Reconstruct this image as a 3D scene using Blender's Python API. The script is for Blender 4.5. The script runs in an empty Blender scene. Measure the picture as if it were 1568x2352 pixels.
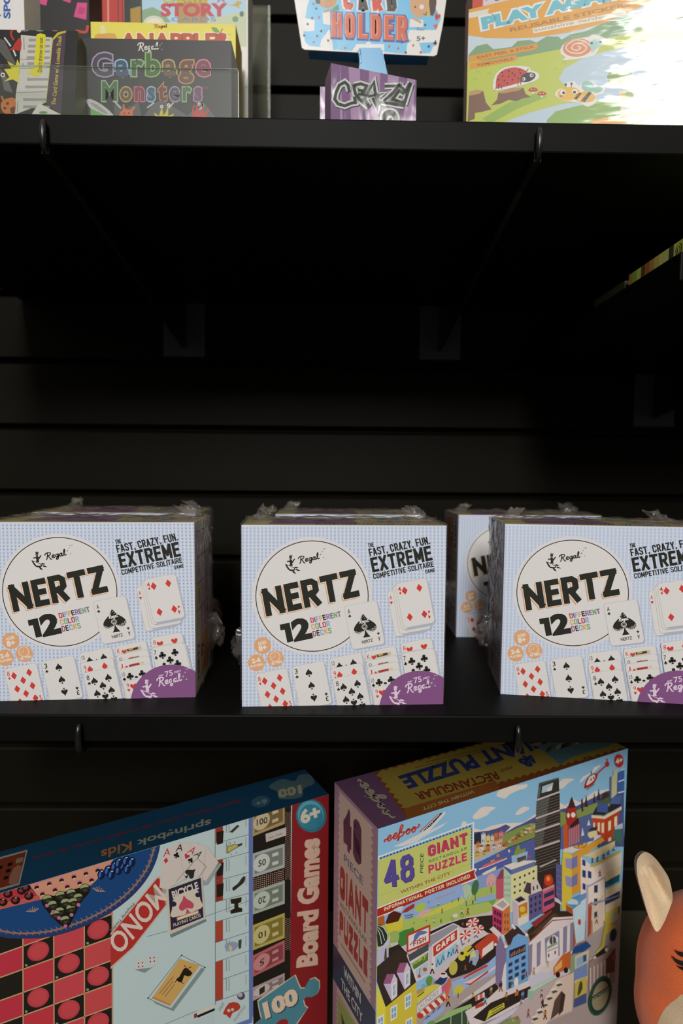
import bpy, bmesh, math, random
from math import sin, cos, pi, radians
from mathutils import Vector, Matrix, noise
from mathutils.geometry import tessellate_polygon

random.seed(7)
SC = bpy.context.scene
COL = SC.collection

# ------------------------------------------------------------------ camera
EYE = Vector((0, 0, 1.10))
FPX, IMW, IMH = 1307.0, 1568, 2352
PITCH, ROLL, YAW = .0642, .0087, .0132
_fw = Vector((sin(YAW) * cos(PITCH), cos(YAW) * cos(PITCH), -sin(PITCH)))
_r0 = Vector((cos(YAW), -sin(YAW), 0))
_u0 = _r0.cross(_fw)
_rt = _r0 * cos(ROLL) + _u0 * sin(ROLL)
_up = _rt.cross(_fw)
cam_data = bpy.data.cameras.new('camera')
cam = bpy.data.objects.new('camera', cam_data)
COL.objects.link(cam)
cam.matrix_world = Matrix(((_rt.x, _up.x, -_fw.x, EYE.x), (_rt.y, _up.y, -_fw.y, EYE.y),
                           (_rt.z, _up.z, -_fw.z, EYE.z), (0, 0, 0, 1)))
cam_data.sensor_fit = 'VERTICAL'
cam_data.sensor_height = 36
cam_data.lens = FPX / IMH * 36
cam_data.clip_start = .01
cam_data.dof.use_dof = True
cam_data.dof.focus_distance = .385
cam_data.dof.aperture_fstop = 5.6
SC.camera = cam

# ------------------------------------------------------------------ light and exposure
SC.view_settings.view_transform = 'Standard'
SC.view_settings.look = 'None'
SC.view_settings.gamma = 1
SC.view_settings.use_curve_mapping = False
SC.view_settings.exposure = 0.0
world = bpy.data.worlds.new('store_ambient')
SC.world = world
world.use_nodes = True
_nt = world.node_tree
_tc = _nt.nodes.new('ShaderNodeTexCoord')
_sx = _nt.nodes.new('ShaderNodeSeparateXYZ')
_cr = _nt.nodes.new('ShaderNodeValToRGB')
_nt.links.new(_tc.outputs['Generated'], _sx.inputs[0])
_nt.links.new(_sx.outputs['Z'], _cr.inputs[0])
_nt.links.new(_cr.outputs[0], _nt.nodes['Background'].inputs[0])
_cr.color_ramp.elements[0].position = .0
_cr.color_ramp.elements[0].color = (.10, .096, .085, 1)      # dim floor level
_cr.color_ramp.elements[1].position = .55
_cr.color_ramp.elements[1].color = (1.0, .96, .88, 1)       # pale ceiling
_nt.nodes['Background'].inputs[1].default_value = .36


def area_lamp(name, loc, target, sx, sy, power, color=(1, .94, .86)):
    d = bpy.data.lights.new(name, 'AREA')
    d.shape = 'RECTANGLE'; d.size = sx; d.size_y = sy; d.energy = power; d.color = color
    o = bpy.data.objects.new(name, d); COL.objects.link(o)
    o.location = loc
    o.rotation_euler = (Vector(target) - Vector(loc)).to_track_quat('-Z', 'Y').to_euler()
    return o


area_lamp('ceiling_lamp', (-.28, -5.0, 3.75), (0, .45, 1.0), 1.0, 1.5, 204, (1, .985, .97))
area_lamp('ceiling_lamp', (-.43, -4.2, 4.5), (0, .45, 1.2), .72, 1.7, 62, (1, .985, .97))
area_lamp('ceiling_lamp', (2.9, -3.9, 4.3), (0, .45, 1.2), .5, .4, 22, (1, .965, .93))


# ------------------------------------------------------------------ helpers
def lin(h):
    h = h.lstrip('#')
    out = []
    for i in (0, 2, 4):
        c = int(h[i:i + 2], 16) / 255
        out.append(c / 12.92 if c <= .04045 else ((c + .055) / 1.055) ** 2.4)
    return out


def W(x, y, z):                       # a point given relative to the eye height
    return Vector((x, y, z + EYE.z))


def new_obj(name, me, mat=None, parent=None, M=None):
    o = bpy.data.objects.new(name, me)
    COL.objects.link(o)
    if mat is not None:
        me.materials.append(mat)
    if parent is not None:
        o.parent = parent
    if M is not None:
        o.matrix_world = M if parent is None else o.matrix_world
        if parent is not None:
            o.matrix_basis = M
    return o


def bm_obj(name, bm, mat=None, parent=None, M=None, smooth=False):
    me = bpy.data.meshes.new(name)
    bm.to_mesh(me); bm.free()
    if smooth:
        for p in me.polygons:
            p.use_smooth = True
    return new_obj(name, me, mat, parent, M)


def tag(o, label, cat, group=None):
    o['label'] = label; o['category'] = cat
    if group:
        o['group'] = group
    return o


def structure(o):
    o['kind'] = 'structure'
    return o


def thing(name, label, cat, M, group=None):
    o = bpy.data.objects.new(name, None)
    COL.objects.link(o)
    o.empty_display_size = .02
    o.matrix_world = M
    return tag(o, label, cat, group)


def frame(x, y, z, yaw=0, lean=0, tilt=0):
    """placement: base point relative to the eye, turn about z, lean back about x, tilt about y (degrees)"""
    return (Matrix.Translation(W(x, y, z)) @ Matrix.Rotation(radians(yaw), 4, 'Z')
            @ Matrix.Rotation(radians(tilt), 4, 'Y') @ Matrix.Rotation(radians(lean), 4, 'X'))


def add_box(bm, x0, x1, y0, y1, z0, z1, bev=0, seg=2):
    r = bmesh.ops.create_cube(bm, size=1)
    vs = r['verts']
    for v in vs:
        v.co = Vector((x0 if v.co.x < 0 else x1, y0 if v.co.y < 0 else y1, z0 if v.co.z < 0 else z1))
    if bev:
        es = list({e for v in vs for e in v.link_edges})
        bmesh.ops.bevel(bm, geom=es, offset=bev, segments=seg, profile=.5, affect='EDGES')


def add_prism(bm, pts, h, axis):
    """extrude a closed outline of 3-d points along a vector"""
    vs = [bm.verts.new(p) for p in pts]
    f = bm.faces.new(vs)
    r = bmesh.ops.extrude_face_region(bm, geom=[f])
    for v in [g for g in r['geom'] if isinstance(g, bmesh.types.BMVert)]:
        v.co += Vector(axis) * h
    bmesh.ops.recalc_face_normals(bm, faces=bm.faces)


def add_tube(bm, pts, rad, n=10):
    pts = [Vector(p) for p in pts]
    rings = []
    for i, p in enumerate(pts):
        t = (pts[min(i + 1, len(pts) - 1)] - pts[max(i - 1, 0)]).normalized()
        a = t.cross(Vector((1, .13, .07))).normalized(); b = t.cross(a)
        r = rad[i] if isinstance(rad, (list, tuple)) else rad
        rings.append([bm.verts.new(p + (a * cos(2 * pi * k / n) + b * sin(2 * pi * k / n)) * r) for k in range(n)])
    for A, B in zip(rings, rings[1:]):
        for k in range(n):
            bm.faces.new((A[k], A[(k + 1) % n], B[(k + 1) % n], B[k]))
    bm.faces.new(rings[0][::-1]); bm.faces.new(rings[-1])


# ------------------------------------------------------------------ materials
def mat_new(name):
    m = bpy.data.materials.new(name)
    m.use_nodes = True
    nt = m.node_tree
    return m, nt, nt.nodes['Principled BSDF']


def link(nt, a, ao, b, bi):
    nt.links.new(a.outputs[ao], b.inputs[bi])


def noise_bump(nt, scale, strength, dist=.001, stretch=None, detail=3, coords='Object'):
    tc = nt.nodes.new('ShaderNodeTexCoord')
    n = nt.nodes.new('ShaderNodeTexNoise')
    n.inputs['Scale'].default_value = scale
    n.inputs['Detail'].default_value = detail
    if stretch:
        mp = nt.nodes.new('ShaderNodeMapping')
        mp.inputs['Scale'].default_value = stretch[:3]
        if len(stretch) > 3:
            mp.inputs['Rotation'].default_value = stretch[3:]
        link(nt, tc, coords, mp, 'Vector'); link(nt, mp, 'Vector', n, 'Vector')
    else:
        link(nt, tc, coords, n, 'Vector')
    b = nt.nodes.new('ShaderNodeBump')
    b.inputs['Strength'].default_value = strength
    b.inputs['Distance'].default_value = dist
    link(nt, n, 'Fac', b, 'Height')
    return n, b


def plain(name, col, rough=.5, spec=.5, bump=None, metal=0, coat=0):
    m, nt, p = mat_new(name)
    p.inputs['Base Color'].default_value = (*col, 1)
    p.inputs['Roughness'].default_value = rough
    p.inputs['Specular IOR Level'].default_value = spec
    p.inputs['Metallic'].default_value = metal
    p.inputs['Coat Weight'].default_value = coat
    if bump:
        n, b = noise_bump(nt, *bump)
        link(nt, b, 'Normal', p, 'Normal')
        cr = nt.nodes.new('ShaderNodeMix'); cr.data_type = 'RGBA'
        cr.inputs[6].default_value = (*[c * .88 for c in col], 1)
        cr.inputs[7].default_value = (*[min(1, c * 1.12) for c in col], 1)
        link(nt, n, 'Fac', cr, 0); nt.links.new(cr.outputs[2], p.inputs['Base Color'])
    return m


def print_mat(name, rough=.42, spec=.35, coat=0, coat_rough=.1, wrinkle=None):
    """printed card: the ink colours are stored on the mesh, paper grain and film are procedural"""
    m, nt, p = mat_new(name)
    a = nt.nodes.new('ShaderNodeAttribute'); a.attribute_name = 'ink'
    n, b = noise_bump(nt, 900, .05, .0005)
    mx = nt.nodes.new('ShaderNodeMix'); mx.data_type = 'RGBA'; mx.blend_type = 'MULTIPLY'
    mx.inputs[0].default_value = .10
    nt.links.new(a.outputs['Color'], mx.inputs[6]); nt.links.new(n.outputs['Color'], mx.inputs[7])
    nt.links.new(mx.outputs[2], p.inputs['Base Color'])
    p.inputs['Roughness'].default_value = rough
    p.inputs['Specular IOR Level'].default_value = spec
    if coat:
        p.inputs['Coat Weight'].default_value = coat
        p.inputs['Coat Roughness'].default_value = coat_rough
        p.inputs['Coat IOR'].default_value = 1.5
        if wrinkle:
            n2, b2 = noise_bump(nt, *wrinkle)
            link(nt, b2, 'Normal', p, 'Coat Normal')
    return m


def film_mat(name, gloss=.12, rough=.12, haze=.04, tint=(1, 1, 1), bump=(120, .5, .002), hazecol=(.8, .75, .72), edge=.5):
    m, nt, p = mat_new(name)
    nt.nodes.remove(p)
    out = nt.nodes['Material Output']
    tr = nt.nodes.new('ShaderNodeBsdfTransparent'); tr.inputs[0].default_value = (*tint, 1)
    gl = nt.nodes.new('ShaderNodeBsdfGlossy'); gl.inputs['Roughness'].default_value = rough
    df = nt.nodes.new('ShaderNodeBsdfDiffuse'); df.inputs[0].default_value = (*hazecol, 1)
    lw = nt.nodes.new('ShaderNodeLayerWeight'); lw.inputs[0].default_value = .25
    ma = nt.nodes.new('ShaderNodeMath'); ma.operation = 'MULTIPLY_ADD'
    ma.inputs[1].default_value = edge; ma.inputs[2].default_value = gloss
    link(nt, lw, 'Fresnel', ma, 0)
    if bump:
        n, b = noise_bump(nt, *bump)
        link(nt, b, 'Normal', gl, 'Normal')
    m1 = nt.nodes.new('ShaderNodeMixShader'); m1.inputs[0].default_value = haze
    m2 = nt.nodes.new('ShaderNodeMixShader')
    link(nt, tr, 0, m1, 1); link(nt, df, 0, m1, 2)
    link(nt, ma, 0, m2, 0); link(nt, m1, 0, m2, 1); link(nt, gl, 0, m2, 2)
    link(nt, m2, 0, out, 0)
    return m


LAMINATE = plain('black_laminate', (.0034, .0033, .0026), .5, .085, (60, .06, .001))
SLAT = plain('black_slatwall_board', (.0074, .0060, .0033), .5, .085, (60, .08, .001))
METAL = plain('black_bracket_steel', (.006, .006, .006), .28, .5)
PLATE = plain('lit_grey_plate_steel', (.055, .066, .072), .35, .4)  # paler than the bracket steel: light on the plates put into the colour
PRINT = print_mat('printed_card')
FILM = film_mat('shrink_film', .05, .16, .05, bump=(140, .6, .003))

# ------------------------------------------------------------------ printed artwork
_tc = {}


def glyphs(s, off=0.0, shear=0.0):
    k = (s, off, shear)
    if k not in _tc:
        cu = bpy.data.curves.new('t', 'FONT')
        cu.body = s; cu.offset = off; cu.shear = shear; cu.resolution_u = 3
        ob = bpy.data.objects.new('t', cu)
        me = ob.to_mesh()
        me.calc_loop_triangles()
        vs = [(v.co.x, v.co.y) for v in me.vertices]
        ts = [tuple(t.vertices) for t in me.loop_triangles]
        ob.to_mesh_clear()
        bpy.data.objects.remove(ob); bpy.data.curves.remove(cu)
        _tc[k] = (vs, ts)
    return _tc[k]


def crom(pts, n=6, closed=False):
    P = [tuple(p) for p in pts]
    out = []
    m = len(P)
    rng = range(m if closed else m - 1)
    for i in rng:
        if closed:
            p0, p1, p2, p3 = P[i - 1], P[i], P[(i + 1) % m], P[(i + 2) % m]
        else:
            p0, p1, p2, p3 = P[max(i - 1, 0)], P[i], P[i + 1], P[min(i + 2, m - 1)]
        for k in range(n):
            t = k / n
            out.append(tuple(.5 * (2 * b + (c - a) * t + (2 * a - 5 * b + 4 * c - d) * t * t + (3 * b - a - 3 * c + d) * t ** 3)
                             for a, b, c, d in zip(p0, p1, p2, p3)))
    if not closed:
        out.append(P[-1])
    return out


def _arc(cx, cy, r, a0, a1, n=8):
    return [(cx + r * cos(radians(a0 + (a1 - a0) * i / n)), cy + r * sin(radians(a0 + (a1 - a0) * i / n))) for i in range(n + 1)]


SUIT = {
    'd': [[(0, -.6), (.46, 0), (0, .6), (-.46, 0)]],
    'h': [crom([(0, -.28), (.2, -.5), (.45, -.42), (.5, -.12), (.3, .2), (0, .55), (-.3, .2), (-.5, -.12), (-.45, -.42), (-.2, -.5)], 3, True)],
    's': [crom([(0, -.6), (.14, -.36), (.42, -.06), (.48, .18), (.32, .34), (.1, .26), (0, .2), (-.1, .26), (-.32, .34), (-.48, .18), (-.42, -.06), (-.14, -.36)], 3, True),
          [(0, .15), (.06, .4), (.16, .58), (-.16, .58), (-.06, .4)]],
    'c': [_arc(0, -.3, .25, 0, 350, 11), _arc(-.28, .1, .25, 0, 350, 11), _arc(.28, .1, .25, 0, 350, 11),
          [(0, -.2), (.08, .3), (.2, .58), (-.2, .58), (-.08, .3)], [(-.2, 0), (0, -.2), (.2, 0), (0, .25)]],
}
# hand lettering, as pen strokes on a baseline 0 with capitals 2 high
PEN = {
    'Regal': (4.75, [[(.1, 1.35), (.25, 1.8), (.8, 2.05), (1.35, 1.8), (1.2, 1.25), (.65, 1.0)],
                     [(.75, 1.9), (.6, 1.1), (.45, .3), (.2, -.15)],
                     [(.7, 1.0), (1.0, .45), (1.15, -.1), (1.45, -.3)],
                     [(1.6, .45), (2.0, .65), (2.05, 1.0), (1.75, .95), (1.58, .5), (1.75, .12), (2.2, .25)],
                     [(2.95, .95), (2.55, .95), (2.35, .45), (2.55, .15), (2.85, .5), (2.98, .95), (2.9, .0), (2.7, -.6), (2.4, -.55), (2.55, -.15), (3.1, .3)],
                     [(3.75, .9), (3.4, .95), (3.18, .45), (3.38, .12), (3.65, .5), (3.8, .95), (3.68, .35), (3.85, .12), (4.15, .4)],
                     [(4.1, .35), (4.45, 1.3), (4.5, 2.0), (4.3, 1.7), (4.2, .5), (4.4, .12), (4.7, .35)]]),
    'eeboo': (6.6, [[(.0, .1), (-.25, .3), (-.15, .55), (.15, .5)], [(.15, .5), (.75, .55), (1.05, 1.0), (.75, 1.15), (.4, .7), (.45, .15), (.85, .05), (1.3, .5)],
                    [(1.3, .5), (1.9, .6), (2.2, 1.05), (1.9, 1.2), (1.55, .75), (1.6, .15), (2.0, .1), (2.5, .6)],
                    [(2.5, .6), (3.1, 1.5), (3.35, 2.3), (3.0, 2.4), (2.75, 1.5), (2.6, .5), (2.45, -.5), (2.75, .05), (3.3, .2), (3.6, .7), (3.2, 1.0), (3.0, .75)],
                    [(3.6, .75), (4.1, .8), (4.65, 1.05), (4.3, 1.15), (4.05, .6), (4.3, .15), (4.7, .4), (4.75, .95), (4.45, 1.1)],
                    [(4.75, .9), (5.3, .8), (5.75, 1.05), (5.4, 1.15), (5.15, .6), (5.4, .15), (5.8, .4), (5.85, .95), (5.55, 1.1)],
                    [(5.8, .9), (6.2, .8), (6.5, 1.0), (6.6, 1.3), (6.4, 1.4)]]),
}
_O = [(.25, 1), (.75, 1), (1, .86), (1, .14), (.75, 0), (.25, 0), (0, .14), (0, .86), (.25, 1)]
GOTH = {'A': [[(0, 0), (.42, 1), (.58, 1), (1, 0)], [(.2, .27), (.8, .27)]],
        'B': [[(0, 0), (0, 1)], [(0, 1), (.7, 1), (.95, .88), (.95, .65), (.7, .53), (0, .53)], [(.6, .53), (.75, .53), (1, .4), (1, .13), (.75, 0), (0, 0)]],
        'C': [[(1, .66), (1, .86), (.75, 1), (.25, 1), (0, .86), (0, .14), (.25, 0), (.75, 0), (1, .14), (1, .34)]],
        'D': [[(0, 0), (0, 1), (.7, 1), (1, .82), (1, .18), (.7, 0), (0, 0)]],
        'E': [[(1, 1), (0, 1), (0, 0), (1, 0)], [(0, .52), (.86, .52)]], 'F': [[(1, 1), (0, 1), (0, 0)], [(0, .5), (.86, .5)]],
        'G': [[(1, .7), (1, .86), (.75, 1), (.25, 1), (0, .86), (0, .14), (.25, 0), (.75, 0), (1, .14), (1, .46), (.55, .46)]],
        'H': [[(0, 0), (0, 1)], [(1, 0), (1, 1)], [(0, .5), (1, .5)]], 'I': [[(.5, 0), (.5, 1)]],
        'J': [[(1, 1), (1, .14), (.75, 0), (.25, 0), (0, .14), (0, .3)]], 'K': [[(0, 0), (0, 1)], [(1, 1), (.05, .40)], [(.35, .6), (1, 0)]],
        'L': [[(0, 1), (0, 0), (1, 0)]], 'M': [[(0, 0), (0, 1)], [(0, 1), (.5, .25)], [(.5, .25), (1, 1)], [(1, 0), (1, 1)]],
        'N': [[(0, 0), (0, 1)], [(0, .97), (1, .03)], [(1, 0), (1, 1)]], 'O': [_O],
        'P': [[(0, 0), (0, 1)], [(0, 1), (.72, 1), (1, .88), (1, .58), (.72, .45), (0, .45)]], 'R': [[(0, 0), (0, 1)], [(0, 1), (.72, 1), (1, .88), (1, .58), (.72, .45), (0, .45)], [(.48, .45), (1, 0)]],
        'S': [[(1, .76), (1, .87), (.75, 1), (.25, 1), (0, .87), (0, .68), (.25, .55), (.75, .45), (1, .32), (1, .13), (.75, 0), (.25, 0), (0, .13), (0, .24)]],
        'T': [[(0, 1), (1, 1)], [(.5, 1), (.5, 0)]], 'U': [[(0, 1), (0, .14), (.25, 0), (.75, 0), (1, .14), (1, 1)]], 'V': [[(0, 1), (.44, 0), (.56, 0), (1, 1)]],
        'W': [[(0, 1), (.25, 0)], [(.25, 0), (.5, .9)], [(.5, .9), (.75, 0)], [(.75, 0), (1, 1)]], 'X': [[(0, 0), (1, 1)], [(0, 1), (1, 0)]],
        'Y': [[(0, 1), (.5, .45)], [(1, 1), (.5, .45)], [(.5, .5), (.5, 0)]], 'Z': [[(0, 1), (1, 1)], [(.97, .97), (.03, .03)], [(0, 0), (1, 0)]],
        '1': [[(0, .80), (.55, 1)], [(.7, 1), (.7, 0)]], '2': [[(0, .72), (.04, .87), (.25, 1), (.75, 1), (1, .86), (1, .66), (.85, .48), (.04, .06)], [(0, 0), (1, 0)]],
        '4': [[(.74, 0), (.74, 1)], [(.70, 1), (0, .30)], [(0, .27), (1, .27)]],
        '8': [[(.25, 1), (.75, 1), (.96, .88), (.96, .66), (.75, .53), (.25, .53), (.04, .66), (.04, .88), (.25, 1)], [(.25, .53), (.75, .53), (1, .4), (1, .13), (.75, 0), (.25, 0), (0, .13), (0, .4), (.25, .53)]],
        '.': [[(.5, .0), (.5, .02)]], ',': [[(.5, .03), (.5, -.10)]], '+': [[(.5, .25), (.5, .75)], [(0, .5), (1, .5)]], '-': [[(0, .5), (1, .5)]]}
EPS = 1.6e-5


class Art:
    """flat print on one face of a box; shapes are traced on photo crops and mapped onto the face, then clipped to it"""

    def __init__(s, w, h, M=None, O=None, U=None, V=None, gain=1.0):
        s.w, s.h, s.gain = w, h, gain
        s.O, s.U, s.V = Vector(O), Vector(U).normalized(), Vector(V).normalized()
        s.N = s.U.cross(s.V)
        s.prims = []
        s.M = M
        if M is not None:
            R = M.to_3x3()
            s.wO, s.wU, s.wV, s.wN = M @ s.O, R @ s.U, R @ s.V, R @ s.N
        s.vx, s.vy, s.vs = 0, 0, 1
        s.pct = M is None

    def view(s, x, y, k):
        s.vx, s.vy, s.vs, s.pct = x, y, k, False
        return s

    def percent(s):
        s.pct = True
        return s

    def uv(s, p):
        if s.pct:
            return (p[0] / 100 * s.w, (1 - p[1] / 100) * s.h)
        x, y = s.vx + p[0] / s.vs, s.vy + p[1] / s.vs
        d = _fw + _rt * ((x - IMW / 2) / FPX) - _up * ((y - IMH / 2) / FPX)
        t = (s.wO - EYE).dot(s.wN) / d.dot(s.wN)
        q = EYE + d * t - s.wO
        return (q.dot(s.wU), q.dot(s.wV))

    def _add(s, col, vs, ts, lay=None):
        vs = list(vs)
        w, h = s.w, s.h
        tris = []
        for t in ts:
            poly = [vs[i] for i in t]
            if any(p[0] < 0 or p[0] > w or p[1] < 0 or p[1] > h for p in poly):
                for ax, lim, sg in ((0, 0, 1), (0, w, -1), (1, 0, 1), (1, h, -1)):
                    out = []
                    for i, p in enumerate(poly):
                        q = poly[i - 1]
                        dp, dq = (p[ax] - lim) * sg, (q[ax] - lim) * sg
                        if (dp >= 0) != (dq >= 0):
                            k = dq / (dq - dp)
                            out.append((q[0] + (p[0] - q[0]) * k, q[1] + (p[1] - q[1]) * k))
                        if dp >= 0:
                            out.append(p)
                    poly = out
                    if len(poly) < 3:
                        break
                if len(poly) < 3:
                    continue
            a = sum(poly[i - 1][0] * poly[i][1] - poly[i][0] * poly[i - 1][1] for i in range(len(poly)))
            if abs(a) < 1e-14:
                continue
            tris.append(poly if a > 0 else poly[::-1])
        if not tris:
            return
        xs = [p[0] for t in tris for p in t]; ys = [p[1] for t in tris for p in t]
        bb = (min(xs), max(xs), min(ys), max(ys))
        if lay is None:
            lay = 0
            for b, l, _, _ in s.prims:
                if l >= lay and bb[0] < b[1] and bb[1] > b[0] and bb[2] < b[3] and bb[3] > b[2]:
                    lay = l + 1
        g = s.gain
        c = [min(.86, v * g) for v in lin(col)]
        s.prims.append((bb, lay, c, tris))

    def poly(s, col, pts, smooth=0, lay=None):
        if smooth:
            pts = crom(pts, smooth, True)
        q = [s.uv(p) for p in pts]
        ts = tessellate_polygon([[Vector((a, b, 0)) for a, b in q]])
        s._add(col, q, ts, lay)

    def polys(s, col, L):
        vs, ts = [], []
        for pts in L:
            q = [s.uv(p) for p in pts]
            n = len(vs)
            vs += q
            ts += [tuple(i + n for i in t) for t in tessellate_polygon([[Vector((a, b, 0)) for a, b in q]])]
        s._add(col, vs, ts)

    def rect(s, col, x0, y0, x1, y1):
        s.poly(col, [(x0, y0), (x1, y0), (x1, y1), (x0, y1)])

    def fill(s, col):
        q = [(0, 0), (s.w, 0), (s.w, s.h), (0, s.h)]
        s._add(col, q, [(0, 1, 2), (0, 2, 3)])

    def disc(s, col, cx, cy, rx, ry=None, ang=0, n=28, skew=0):
        ry = rx if ry is None else ry
        a = radians(ang)
        pts = []
        for i in range(n):
            t = 2 * pi * i / n
            x, y = rx * cos(t), ry * sin(t)
            y += skew * x
            pts.append((cx + x * cos(a) - y * sin(a), cy + x * sin(a) + y * cos(a)))
        s.poly(col, pts)

    def ring(s, col, cx, cy, rx, ry, wd, n=72, ang=0, skew=0):
        a = radians(ang)
        pts = []
        for i in range(n):
            t = 2 * pi * i / n
            x, y = rx * cos(t), ry * sin(t)
            y += skew * x
            pts.append((cx + x * cos(a) - y * sin(a), cy + x * sin(a) + y * cos(a)))
        s.line(col, pts, wd, closed=True)

    def line(s, col, pts, wd, closed=False, smooth=0):
        s.lines(col, [pts], wd, closed, smooth)

    def lines(s, col, L, wd, closed=False, smooth=0):
        vs, ts = [], []
        for pts in L:
            if smooth:
                pts = crom(pts, smooth, closed)
            m = len(pts)
            if m < 2:
                continue
            base = len(vs)
            for i, p in enumerate(pts):
                a = pts[i - 1] if (i or closed) else p
                b = pts[(i + 1) % m] if (i < m - 1 or closed) else p
                d1 = Vector((p[0] - a[0], p[1] - a[1])); d2 = Vector((b[0] - p[0], b[1] - p[1]))
                if d1.length < 1e-9: d1 = d2
                if d2.length < 1e-9: d2 = d1
                if d1.length < 1e-9: d1 = d2 = Vector((1, 0))
                d1.normalize(); d2.normalize()
                t = d1 + d2
                if t.length < 1e-3: t = d1
                t.normalize()
                k = min(2.0, 1 / max(.3, t.dot(d1))) * wd / 2
                n = (-t.y * k, t.x * k)
                vs.append(s.uv((p[0] + n[0], p[1] + n[1]))); vs.append(s.uv((p[0] - n[0], p[1] - n[1])))
            for i in range(m if closed else m - 1):
                a, b = base + 2 * i, base + 2 * ((i + 1) % m)
                ts += [(a, a + 1, b + 1), (a, b + 1, b)]
        if vs:
            s._add(col, vs, ts)

    def text(s, col, txt, P0, P1, P2, off=0.0, shear=0.0, P3=None, ref=None):
        """txt fills the quad bottom-left P0, bottom-right P1, top-left P2"""
        rv, _ = glyphs(ref or txt, 0.0, shear)
        if not rv:
            return
        x0, x1 = min(v[0] for v in rv), max(v[0] for v in rv)
        y0, y1 = min(v[1] for v in rv), max(v[1] for v in rv)
        vs, ts = glyphs(txt, off, shear)
        out = []
        for x, y in vs:
            a, b = (x - x0) / (x1 - x0), (y - y0) / (y1 - y0)
            if P3:
                X = (1 - a) * (1 - b) * P0[0] + a * (1 - b) * P1[0] + (1 - a) * b * P2[0] + a * b * P3[0]
                Y = (1 - a) * (1 - b) * P0[1] + a * (1 - b) * P1[1] + (1 - a) * b * P2[1] + a * b * P3[1]
            else:
                X = P0[0] + a * (P1[0] - P0[0]) + b * (P2[0] - P0[0])
                Y = P0[1] + a * (P1[1] - P0[1]) + b * (P2[1] - P0[1])
            out.append(s.uv((X, Y)))
        s._add(col, out, ts)

    def letters(s, cols, txt, P0, P1, P2, off=0.0, gap=.1, inner=None, ioff=0.0, eq=0):
        """like text, one colour per letter; inner = second set of colours drawn on top at offset ioff"""
        boxes = []
        X = 0
        for ch in txt:
            vs, _ = glyphs(ch)
            a, b = min(v[0] for v in vs), max(v[0] for v in vs)
            if eq:
                a, b = 0, (.25 if ch == 'I' else .6)
            boxes.append((X, X + b - a, min(v[1] for v in vs), max(v[1] for v in vs)))
            X += b - a + gap
        tot = X - gap
        lo, hi = min(b[2] for b in boxes), max(b[3] for b in boxes)
        for q in range(2 if inner else 1):
            for i, ch in enumerate(txt):
                b = boxes[i]

                def at(x, y):
                    a_, b_ = x / tot, (y - lo) / (hi - lo)
                    return (P0[0] + a_ * (P1[0] - P0[0]) + b_ * (P2[0] - P0[0]), P0[1] + a_ * (P1[1] - P0[1]) + b_ * (P2[1] - P0[1]))
                c = (inner if q else cols)
                s.text(c[i % len(c)], ch, at(b[0], b[2]), at(b[1], b[2]), at(b[0], b[3]), ioff if q else off)

    def cond(s, col, txt, P0, P1, P2, wd, gap=.22, wide=None):
        """condensed gothic lettering drawn with even strokes; P0-P1 baseline, P2 cap height, col one colour or one per letter"""
        ws = {'I': .0, 'M': 1.25, 'W': 1.4, '.': .0, ',': .0, ' ': .25, '1': .45, '-': .5, 'L': .85, 'E': .85, 'F': .85, 'T': 1.0}
        ux, uy = P1[0] - P0[0], P1[1] - P0[1]
        vx, vy = P2[0] - P0[0], P2[1] - P0[1]
        lu, lv = math.hypot(ux, uy), math.hypot(vx, vy)
        # every cell is its width plus one stroke; solve the unit so that the word fills P0-P1
        W_ = [wide[i] if wide else ws.get(c, 1) for i, c in enumerate(txt)]
        unit = (lu - wd * len(txt)) / (sum(W_) + gap * (len(txt) - 1))
        x = 0
        groups = {}
        for i, c in enumerate(txt):
            w = W_[i] * unit
            L = []
            for st in GOTH.get(c, []):
                pts = []
                for a, b in st:
                    X = (x + wd / 2 + a * w) / lu
                    Y = (wd / 2 + b * (lv - wd)) / lv
                    pts.append((P0[0] + ux * X + vx * Y, P0[1] + uy * X + vy * Y))
                for e, f in ((0, 1), (-1, -2)):
                    d = Vector((pts[e][0] - pts[f][0], pts[e][1] - pts[f][1]))
                    if d.length > 1e-6 and c not in 'CGS2' and st[0] != st[-1]:
                        d = d.normalized() * wd / 2
                        pts[e] = (pts[e][0] + d.x, pts[e][1] + d.y)
                L.append(pts)
            k = col if isinstance(col, str) else col[i % len(col)]
            groups.setdefault(k, []).extend(L)
            x += w + wd + gap * unit
        for k, L in groups.items():
            for pl in L:
                cl = pl[0] == pl[-1] and len(pl) > 2
                s.lines(k, [pl[:-1] if cl else pl], wd, cl)

    def pen(s, col, word, P0, P1, P2, wd):
        """hand lettering: P0-P1 is the baseline, P2 the cap height above P0"""
        w, strokes = PEN[word]
        L = []
        for st in strokes:
            L.append([(P0[0] + x / w * (P1[0] - P0[0]) + y / 2 * (P2[0] - P0[0]), P0[1] + x / w * (P1[1] - P0[1]) + y / 2 * (P2[1] - P0[1]))
                      for x, y in crom(st, 6)])
        for pl in L:
            s.lines(col, [pl], wd)

    def suit(s, kind, col, cx, cy, sx, sy=None, ang=0, flip=False):
        sy = sy or sx
        a = radians(ang)
        L = []
        for pl in SUIT[kind]:
            o = []
            for x, y in pl:
                if flip:
                    x, y = -x, -y
                x, y = x * sx, y * sy
                o.append((cx + x * cos(a) - y * sin(a), cy + x * sin(a) + y * cos(a)))
            L.append(o)
        s.polys(col, L)

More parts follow.
